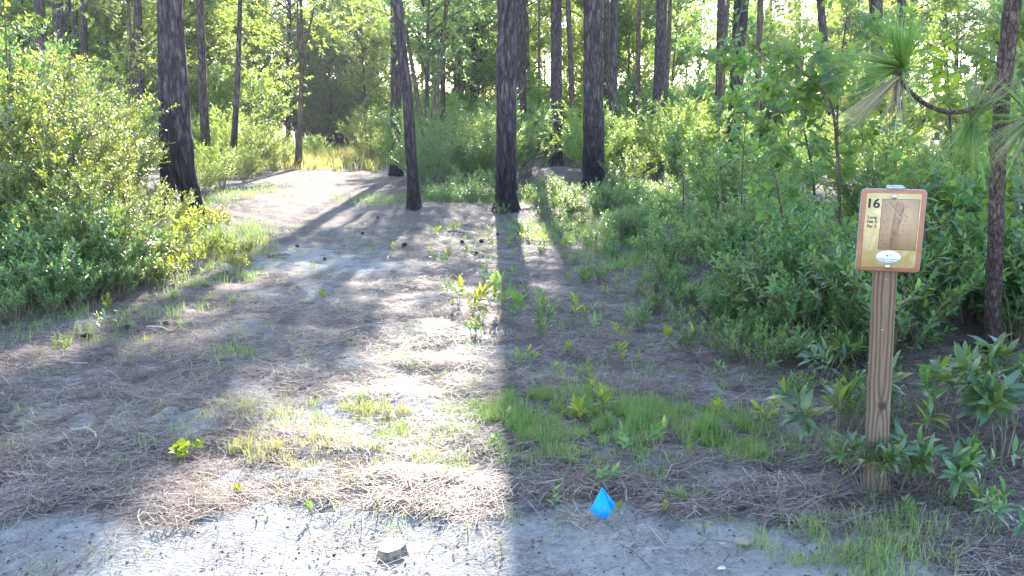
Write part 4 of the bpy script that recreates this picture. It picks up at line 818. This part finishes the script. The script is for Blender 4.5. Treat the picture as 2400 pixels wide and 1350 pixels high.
# blue marker flag
def flag():
    base = G(1416, 1221); d = base[1]
    def q(px, py, dy): z = Zat(py, d+dy); return np.array([Xat(px, d+dy, z), d+dy, z])-base
    ap = q(1411, 1141, .045); le = q(1382, 1198, .01); bo = q(1418, 1219, -.005); b2 = q(1422, 1216, -.003); ri = q(1433, 1198, -.012)
    A2 = q(1412, 1141, .05); R2 = q(1443, 1183, .06); R3 = q(1431, 1199, .03); M2 = q(1421, 1190, .04)
    t = thing('marker_flag', base, 'bright blue folded plastic marker flag stuck in the ground', 'marker flag')
    m, nt, out = mat('blue_plastic'); pb = nd(nt, 'ShaderNodeBsdfPrincipled'); pb.inputs['Base Color'].default_value = (.002, .42, 1., 1); pb.inputs['Roughness'].default_value = .45
    tr = nd(nt, 'ShaderNodeBsdfTranslucent'); tr.inputs[0].default_value = (.0, .55, 1., 1); mx = nd(nt, 'ShaderNodeMixShader'); mx.inputs[0].default_value = .45; lk(nt, pb.outputs[0], mx.inputs[1]); lk(nt, tr.outputs[0], mx.inputs[2]); lk(nt, mx.outputs[0], out.inputs[0])
    def sheet(pts, th=.0008):
        P = np.array(pts); n = len(P); nn = nrm(np.cross(P[1]-P[0], P[2]-P[0])); V = np.concatenate([P, P+nn*th]); j = np.arange(n); k = (j+1) % n
        return V, [j[::-1][None], (j+n)[None], np.stack([j, k, k+n, j+n], -1)]
    obj('flag_front', mesh('flag_front', [sheet([ap, le, bo, b2, ri])], m), t); obj('flag_back', mesh('flag_back', [sheet([A2, M2, R3, R2])], m), t)
    obj('wire', mesh('wire', [tube(np.array([ap+[0, .006, .004], (ap+bo)/2+[0, .012, 0], bo+[.006, .01, -.03]]), .0011, 6)], simple('wire', (.05, .05, .05), .5, .5, 1.)), t)
    s = lambda u, v: le+(ri-le)*u+(ap-le)*v+np.array([0, -.0025, 0])
    obj('ink_mark', mesh('ink_mark', [tube(np.array([q(1406, 1187, .008), q(1411, 1192, .003), q(1412, 1199, 0), q(1413, 1206, -.004)])+np.array([0, -.006, 0]), .0008, 5)], simple('ink', (.02, .03, .06))), t)
flag()

# ------------------------------------------------------------------ the sign
def rrect(w, h, r, n=6):
    P = []
    for cx, cz, a0 in [(w/2-r, h/2-r, 0), (-w/2+r, h/2-r, 90), (-w/2+r, -h/2+r, 180), (w/2-r, -h/2+r, 270)]:
        for k in range(n+1): a = R(a0+90*k/n); P.append((cx+r*math.cos(a), cz+r*math.sin(a)))
    return np.array(P)
def extr(P, y0, y1, bev=0.):
    """outline P (x, z) extruded from y0 (front) to y1 (back)"""
    n = len(P); c = P.mean(0); j = np.arange(n); k = (j+1) % n
    ins = P-nrm(P-c)*bev
    rings = [(ins, y0), (P, y0+bev), (P, y1)] if bev else [(P, y0), (P, y1)]
    V = np.concatenate([np.stack([q[:, 0], np.full(n, y), q[:, 1]], -1) for q, y in rings]); fs = [j[None], (j[::-1]+n*(len(rings)-1))[None]]
    for r_ in range(len(rings)-1): fs.append(np.stack([j+r_*n, j+(r_+1)*n, k+(r_+1)*n, k+r_*n], -1))
    return V, fs
def ell(cx, cz, a, b_, n=40):
    t = np.arange(n)*2*np.pi/n; return np.stack([cx+a*np.cos(t), cz+b_*np.sin(t)], -1)
def text_mesh(s, size, m, bold=0., align='LEFT', sx=1.):
    cu = bpy.data.curves.new('lettering', 'FONT'); cu.body = s; cu.size = size; cu.offset = bold; cu.align_x = align; cu.extrude = .0002; cu.space_character = sx
    o = bpy.data.objects.new('t', cu); COL.objects.link(o); dg = bpy.context.evaluated_depsgraph_get(); me = bpy.data.meshes.new_from_object(o.evaluated_get(dg)); bpy.data.objects.remove(o); bpy.data.curves.remove(cu)
    me.materials.clear(); me.materials.append(m); return me
def sign():
    gp = G(2049, 1150); t = thing('course_sign', gp, 'wooden post carrying a framed yellow hole 16 map sign', 'sign', rot=(0, R(-2.5), R(-17)))
    # post material: flat sawn grain with a knot
    m, nt, out = mat('post_wood'); tc = nd(nt, 'ShaderNodeTexCoord'); sx = nd(nt, 'ShaderNodeSeparateXYZ'); lk(nt, tc.outputs['Object'], sx.inputs[0])
    n1 = nd(nt, 'ShaderNodeTexNoise'); n1.inputs['Scale'].default_value = 1.; n1.inputs['Detail'].default_value = 2; mp = nd(nt, 'ShaderNodeMapping'); mp.inputs['Scale'].default_value = (3, 3, 1.6); lk(nt, tc.outputs['Object'], mp.inputs[0]); lk(nt, mp.outputs[0], n1.inputs['Vector'])
    def math_(op, a, b=None, c=None):
        q = nd(nt, 'ShaderNodeMath', operation=op)
        for i_, v in enumerate((a, b, c)):
            if v is None: continue
            if isinstance(v, (int, float)): q.inputs[i_].default_value = v
            else: lk(nt, v, q.inputs[i_])
        return q.outputs[0]
    # conical growth rings: radius from an axis lying just behind the face, drifting with height
    xo = math_('ADD', sx.outputs['X'], -.004); yo = math_('ADD', sx.outputs['Y'], .030)
    zc = math_('MULTIPLY', math_('ADD', sx.outputs['Z'], -.45), .05); yo = math_('ADD', yo, math_('ABSOLUTE', zc))
    rad = math_('SQRT', math_('ADD', math_('MULTIPLY', xo, xo), math_('MULTIPLY', yo, yo)))
    rad = math_('ADD', rad, math_('MULTIPLY', n1.outputs['Fac'], .040))
    # knot pulls the grain round it
    kx = math_('ADD', sx.outputs['X'], -.008); kz = math_('MULTIPLY', math_('ADD', sx.outputs['Z'], -.385), .7); ky = math_('ADD', sx.outputs['Y'], .045)
    kd = math_('SQRT', math_('ADD', math_('ADD', math_('MULTIPLY', kx, kx), math_('MULTIPLY', kz, kz)), math_('MULTIPLY', ky, ky)))
    pull = math_('MULTIPLY', math_('POWER', 2.718, math_('MULTIPLY', kd, -45.)), .02); rad = math_('ADD', rad, pull)
    band = math_('ADD', math_('MULTIPLY', math_('SINE', math_('MULTIPLY', rad, 430.)), .5), .5)
    r1 = ramp(nt, band, [(0., (.165, .098, .056)), (.55, (.142, .080, .044)), (.8, (.10, .054, .030)), (1., (.068, .036, .021))])
    fn = nd(nt, 'ShaderNodeTexNoise'); fn.inputs['Scale'].default_value = 1; fn.inputs['Detail'].default_value = 6; m2 = nd(nt, 'ShaderNodeMapping'); m2.inputs['Scale'].default_value = (300, 300, 9); lk(nt, tc.outputs['Object'], m2.inputs[0]); lk(nt, m2.outputs[0], fn.inputs['Vector'])
    r2 = ramp(nt, fn.outputs['Fac'], [(.3, (.75, .74, .73)), (.7, (1.12, 1.12, 1.12))])
    mu = nd(nt, 'ShaderNodeMixRGB', blend_type='MULTIPLY'); mu.inputs[0].default_value = 1; lk(nt, r1.outputs[0], mu.inputs[1]); lk(nt, r2.outputs[0], mu.inputs[2])
    kr = ramp(nt, kd, [(.010, (.16, .12, .10)), (.020, (1, 1, 1))]); mk = nd(nt, 'ShaderNodeMixRGB', blend_type='MULTIPLY'); mk.inputs[0].default_value = 1; lk(nt, mu.outputs[0], mk.inputs[1]); lk(nt, kr.outputs[0], mk.inputs[2])
    # weathering grey towards the ground line (real ageing, follows the post)
    wz = nd(nt, 'ShaderNodeMapRange'); lk(nt, sx.outputs['Z'], wz.inputs[0]); wz.inputs[1].default_value = .65; wz.inputs[2].default_value = .2; wz.inputs[3].default_value = 0; wz.inputs[4].default_value = .35
    mg = nd(nt, 'ShaderNodeMixRGB'); lk(nt, wz.outputs[0], mg.inputs[0]); lk(nt, mk.outputs[0], mg.inputs[1])
    hs = nd(nt, 'ShaderNodeHueSaturation'); hs.inputs['Saturation'].default_value = .35; hs.inputs['Value'].default_value = .9; lk(nt, mk.outputs[0], hs.inputs['Color']); lk(nt, hs.outputs[0], mg.inputs[2])
    p = nd(nt, 'ShaderNodeBsdfPrincipled'); p.inputs['Roughness'].default_value = .75; lk(nt, mg.outputs[0], p.inputs['Base Color'])
    bp = nd(nt, 'ShaderNodeBump'); bp.inputs['Strength'].default_value = .35; bp.inputs['Distance'].default_value = .002; lk(nt, fn.outputs['Fac'], bp.inputs['Height']); lk(nt, bp.outputs[0], p.inputs['Normal']); lk(nt, p.outputs[0], out.inputs[0])
    pw = .0405; pr = rrect(2*pw, 2*pw, .006, 3); H = 1.235
    n = len(pr); rings = [(-.3, 1), (H-.006, 1), (H, .93)]
    V = np.concatenate([np.stack([pr[:, 0]*s, pr[:, 1]*s, np.full(n, z)], -1) for z, s in rings]); i = np.arange(2)[:, None]*n; j = np.arange(n)[None]; k = (j+1) % n
    obj('post', mesh('post', [(V, [np.stack([i+j, i+k, i+n+k, i+n+j], -1).reshape(-1, 4), (np.arange(n)+2*n)[None]])], m), t)
    # panel, standing plumb
    W, Hh = .226, .316; pc = (0.007, -.0405, 1.094)
    pan = obj('sign_panel', mesh('sign_panel', [extr(rrect(W, Hh, .016), -.020, -.0004, .005)], simple('panel_edge', (.30, .12, .07), .55, .4, var=.22, scale=18)), t, pc); pan.rotation_euler = (0, R(2.3), 0)
    U = lambda u: (u-.5)*W
    Vv = lambda v: (.5-v)*Hh
    def rect(u0, v0, u1, v1): return np.array([(U(u0), Vv(v0)), (U(u0), Vv(v1)), (U(u1), Vv(v1)), (U(u1), Vv(v0))])
    grey = simple('worn_edge', (.33, .27, .31), .6, .4, var=.2, scale=40)
    rim = []
    O = rrect(W+.003, Hh+.003, .0175); 
    obj('rim', mesh('rim', [extr(O, -.0135, -.001, .002)], grey), pan)
    ink = simple('ink_black', (.025, .02, .03), .6); tan = None
    m, nt, out = mat('tan_paper'); tc = nd(nt, 'ShaderNodeTexCoord'); nz = nd(nt, 'ShaderNodeTexNoise'); nz.inputs['Scale'].default_value = 9; nz.inputs['Detail'].default_value = 5; nz.inputs['Distortion'].default_value = 2.; lk(nt, tc.outputs['Object'], nz.inputs['Vector'])
    r = ramp(nt, nz.outputs['Fac'], [(.35, (.50, .35, .15)), (.52, (.54, .385, .17)), (.60, (.62, .48, .27)), (.64, (.54, .385, .17))]); p = nd(nt, 'ShaderNodeBsdfPrincipled'); p.inputs['Roughness'].default_value = .35; lk(nt, r.outputs[0], p.inputs['Base Color'])
    bb = nd(nt, 'ShaderNodeBump'); bb.inputs['Strength'].default_value = .3; bb.inputs['Distance'].default_value = .004; lk(nt, nz.outputs['Fac'], bb.inputs['Height']); lk(nt, bb.outputs[0], p.inputs['Normal']); lk(nt, p.outputs[0], out.inputs[0])
    orange = simple('orange_line', (.55, .16, .06), .6)
    obj('paper_border', mesh('paper_border', [extr(rect(.064, .036, .934, .958), -.0203, -.018)], orange), pan)
    obj('paper_edge', mesh('paper_edge', [extr(rect(.071, .042, .928, .953), -.0206, -.018)], ink), pan)
    face = obj('paper_face', mesh('paper_face', [extr(rect(.075, .045, .924, .950), -.0210, -.018)], m), pan)
    obj('map_border', mesh('map_border', [extr(rect(.322, .112, .905, .728), -.0213, -.020)], ink), pan)
    mp_ = obj('map_picture', mesh('map_picture', [extr(rect(.328, .117, .899, .723), -.0216, -.020)], simple('map_pink', (.40, .25, .155), .75, .2, var=.12, scale=14)), pan)
    fw = np.array([(.55, .15), (.535, .21), (.525, .27), (.51, .42), (.50, .56), (.49, .715), (.60, .715), (.615, .56), (.625, .42), (.66, .33), (.675, .25), (.67, .18), (.64, .14), (.60, .135)])
    obj('map_fairway', mesh('map_fairway', [extr(np.array([(U(a_), Vv(b_)) for a_, b_ in fw]), -.0218, -.021)], simple('map_dark', (.30, .185, .12), .75, .2, var=.15, scale=60)), pan)
    def line(pts, w): return tube(np.array([(U(a_), -.0219, Vv(b_)) for a_, b_ in pts]), w, 4)
    pale = simple('map_pale', (.52, .40, .32), .5)
    obj('map_path', mesh('map_path', [line([(.40, .155), (.47, .22), (.545, .285), (.62, .33), (.61, .36)], .0011), line([(.745, .205), (.68, .265), (.645, .31), (.61, .36)], .0010), line([(.43, .13), (.52, .17), (.60, .16), (.62, .13)], .0008), line([(.36, .48), (.43, .485)], .0007)], pale), pan)
    dots = [(.365, .14), (.455, .165), (.385, .185), (.51, .195), (.38, .27), (.43, .36), (.375, .39), (.43, .465), (.455, .535), (.395, .555), (.37, .62), (.42, .665), (.655, .26), (.67, .24), (.695, .30), (.72, .32), (.63, .365), (.63, .40), (.71, .37), (.685, .42), (.785, .42), (.69, .485), (.76, .54), (.645, .55), (.625, .59), (.535, .61), (.545, .66), (.56, .49), (.54, .515), (.70, .21), (.74, .20), (.62, .305)]
    obj('map_dots', mesh('map_dots', [extr(ell(U(a_), Vv(b_), rng.uniform(.0014, .0025), rng.uniform(.0013, .0021), 10), -.0221, -.021) for a_, b_ in dots], simple('dot_brown', (.075, .04, .03), .6)), pan)
    def txt(name, s, size, u, v, mm, bold=0., align='LEFT', sp=1., sxx=1., y=-.0213, par=pan):
        o = obj(name, text_mesh(s, size, mm, bold, align, sp), par, (U(u), y, Vv(v))); o.rotation_euler = (R(90), 0, 0); o.scale = (sxx, 1, 1); return o
    num = text_mesh('16', .050, ink, .0004); import bmesh
    bm = bmesh.new()
    for dx, dz in ((0, 0), (.0010, .00005), (.0020, .0001)):   # heavy strokes
        nv = len(bm.verts); bm.from_mesh(num); bm.verts.ensure_lookup_table()
        for v_ in bm.verts[nv:]: v_.co.x += dx; v_.co.z += dz
    bm.to_mesh(num); bm.free()
    o = obj('number', num, pan, (U(.070), -.0213, Vv(.222))); o.rotation_euler = (R(90), 0, 0)
    for k_, s in enumerate(['Long', '246 ft', 'Par 3']): txt('lettering', s, .0165, .190, .355+.0545*k_, ink, .00035, 'CENTER')
    obj('logo_border', mesh('logo_border', [extr(ell(U(.497), Vv(.816), .0455, .0255), -.0214, -.02)], simple('logo_edge', (.16, .19, .17), .5)), pan)
    lg = obj('logo_oval', mesh('logo_oval', [extr(ell(U(.497), Vv(.816), .0438, .0238), -.0218, -.02)], simple('logo_white', (.72, .76, .80), .4)), pan)
    grn = simple('logo_green', (.05, .17, .15), .6); blue = simple('logo_blue', (.07, .11, .20), .6)
    obj('logo_trees', mesh('logo_trees', [extr(ell(U(.480), Vv(.801), .0050, .0034, 14), -.0221, -.021), extr(np.array([(U(.515), Vv(.795)), (U(.530), Vv(.800)), (U(.542), Vv(.806)), (U(.545), Vv(.780)), (U(.532), Vv(.783))]), -.0221, -.021),
        extr(np.array([(U(.478), Vv(.812)), (U(.478), Vv(.826)), (U(.484), Vv(.826)), (U(.484), Vv(.812))]), -.0221, -.021), extr(np.array([(U(.531), Vv(.804)), (U(.531), Vv(.824)), (U(.536), Vv(.824)), (U(.536), Vv(.804))]), -.0221, -.021)], grn), pan)
    txt('lettering', 'STATESBORO BULLOCH', .0060, .497, .850, blue, .00018, 'CENTER', 1.12, y=-.0219); txt('lettering', 'Parks & Recreation', .0052, .497, .872, blue, .0001, 'CENTER', y=-.0219)
    steel = simple('steel', (.62, .60, .58), .3, .5, .85, var=.12, scale=80)
    for u, v in [(.505, .083), (.497, .936)]:
        a = np.arange(16)*2*np.pi/16; rr_ = [(.0098, -.0215), (.0098, -.0225), (.0085, -.0232), (.0078, -.0262), (.0050, -.0282), (.0008, -.0288)]
        Vb = np.concatenate([np.stack([U(u)+np.cos(a)*q, np.full(16, y), Vv(v)+np.sin(a)*q], -1) for q, y in rr_]); ii = np.arange(len(rr_)-1)[:, None]*16; jj = np.arange(16)[None]; kk = (jj+1) % 16
        obj('bolt', mesh('bolt', [(Vb, [np.stack([ii+jj, ii+kk, ii+16+kk, ii+16+jj], -1).reshape(-1, 4), (np.arange(16)+16*(len(rr_)-1))[None]])], steel, True), pan)
    br = np.array([(-.034, Hh/2+.001), (.032, Hh/2+.001), (.027, Hh/2+.013), (-.028, Hh/2+.014)])+[.006, 0]
    obj('bracket', mesh('bracket', [extr(br, -.014, .03, .002)], simple('grey_metal', (.34, .34, .38), .4, .5, .5, var=.2, scale=50)), pan)
    for z in (.90, .70): obj('staple', mesh('staple', [tube(np.array([(-.006, -0.0412, z-.001), (-.004, -0.0428, z), (.003, -0.0428, z+.001), (.005, -0.0412, z+.001)]), .0008, 5)], steel), t, (0.0 if z > .8 else -.004, 0, 0))
sign()

for p in PROTO:   # prototypes themselves are not part of the place
    for c in list(p.children):
        bpy.data.objects.remove(c)
    bpy.data.objects.remove(p)

# ------------------------------------------------------------------ haze
HAZE = 0.0005
if HAZE:
    v = np.array([(x, y, z) for x in (-240, 240) for y in (-30, 400) for z in (-1.5, 24.)]); f = [(0, 1, 3, 2), (4, 6, 7, 5), (0, 4, 5, 1), (2, 3, 7, 6), (0, 2, 6, 4), (1, 5, 7, 3)]
    m, nt, out = mat('haze'); pv = nd(nt, 'ShaderNodeVolumePrincipled'); pv.inputs['Color'].default_value = (.90, .93, 1., 1); pv.inputs['Density'].default_value = HAZE; pv.inputs['Anisotropy'].default_value = .35
    lk(nt, pv.outputs[0], out.inputs['Volume'])
    tag(obj('haze', mesh('haze', [(v, np.array(f))], m)), 'thin sunlit haze between the trees', 'haze', kind='stuff')

# ------------------------------------------------------------------ light, world, camera
EL, AZ = R(27), R(-1.0)   # azimuth from +Y, negative towards -X
sd = np.array([math.sin(AZ)*math.cos(EL), math.cos(AZ)*math.cos(EL), math.sin(EL)])
sl = bpy.data.lights.new('sun', 'SUN'); sl.energy = 3.5; sl.angle = R(.53); sl.color = (1., .935, .82)
so = bpy.data.objects.new('sun', sl); COL.objects.link(so)
from mathutils import Vector
so.rotation_euler = Vector(sd.tolist()).to_track_quat('Z', 'Y').to_euler(); so.location = (0, 60, 40)
w = bpy.data.worlds.new('World'); scene.world = w; w.use_nodes = True; nt = w.node_tree
sky = nt.nodes.new('ShaderNodeTexSky'); sky.sky_type = 'NISHITA'; sky.sun_disc = False; sky.sun_elevation = EL; sky.sun_rotation = AZ
sky.air_density = 1.1; sky.dust_density = .6; sky.ozone_density = 1.6
bg = nt.nodes['Background']; bg.inputs[1].default_value = .15; nt.links.new(sky.outputs[0], bg.inputs[0])
cam = bpy.data.cameras.new('camera'); cam.sensor_width = 36; cam.lens = 36*F/2400; cam.clip_end = 2000; cam.clip_start = .05
co = bpy.data.objects.new('camera', cam); COL.objects.link(co); co.location = (0, 0, CH); co.rotation_euler = (R(90)-PIT, 0, 0); scene.camera = co
vs = scene.view_settings; scene.display_settings.display_device = 'sRGB'
vs.view_transform = 'Standard'; vs.look = 'None'; vs.exposure = 2.85; vs.gamma = 1
cy = scene.cycles
cy.max_bounces = 7; cy.diffuse_bounces = 4; cy.glossy_bounces = 2; cy.transmission_bounces = 4; cy.volume_bounces = 0; cy.transparent_max_bounces = 4
cy.use_denoising = True; cy.sample_clamp_indirect = 6; cy.caustics_reflective = False; cy.caustics_refractive = False
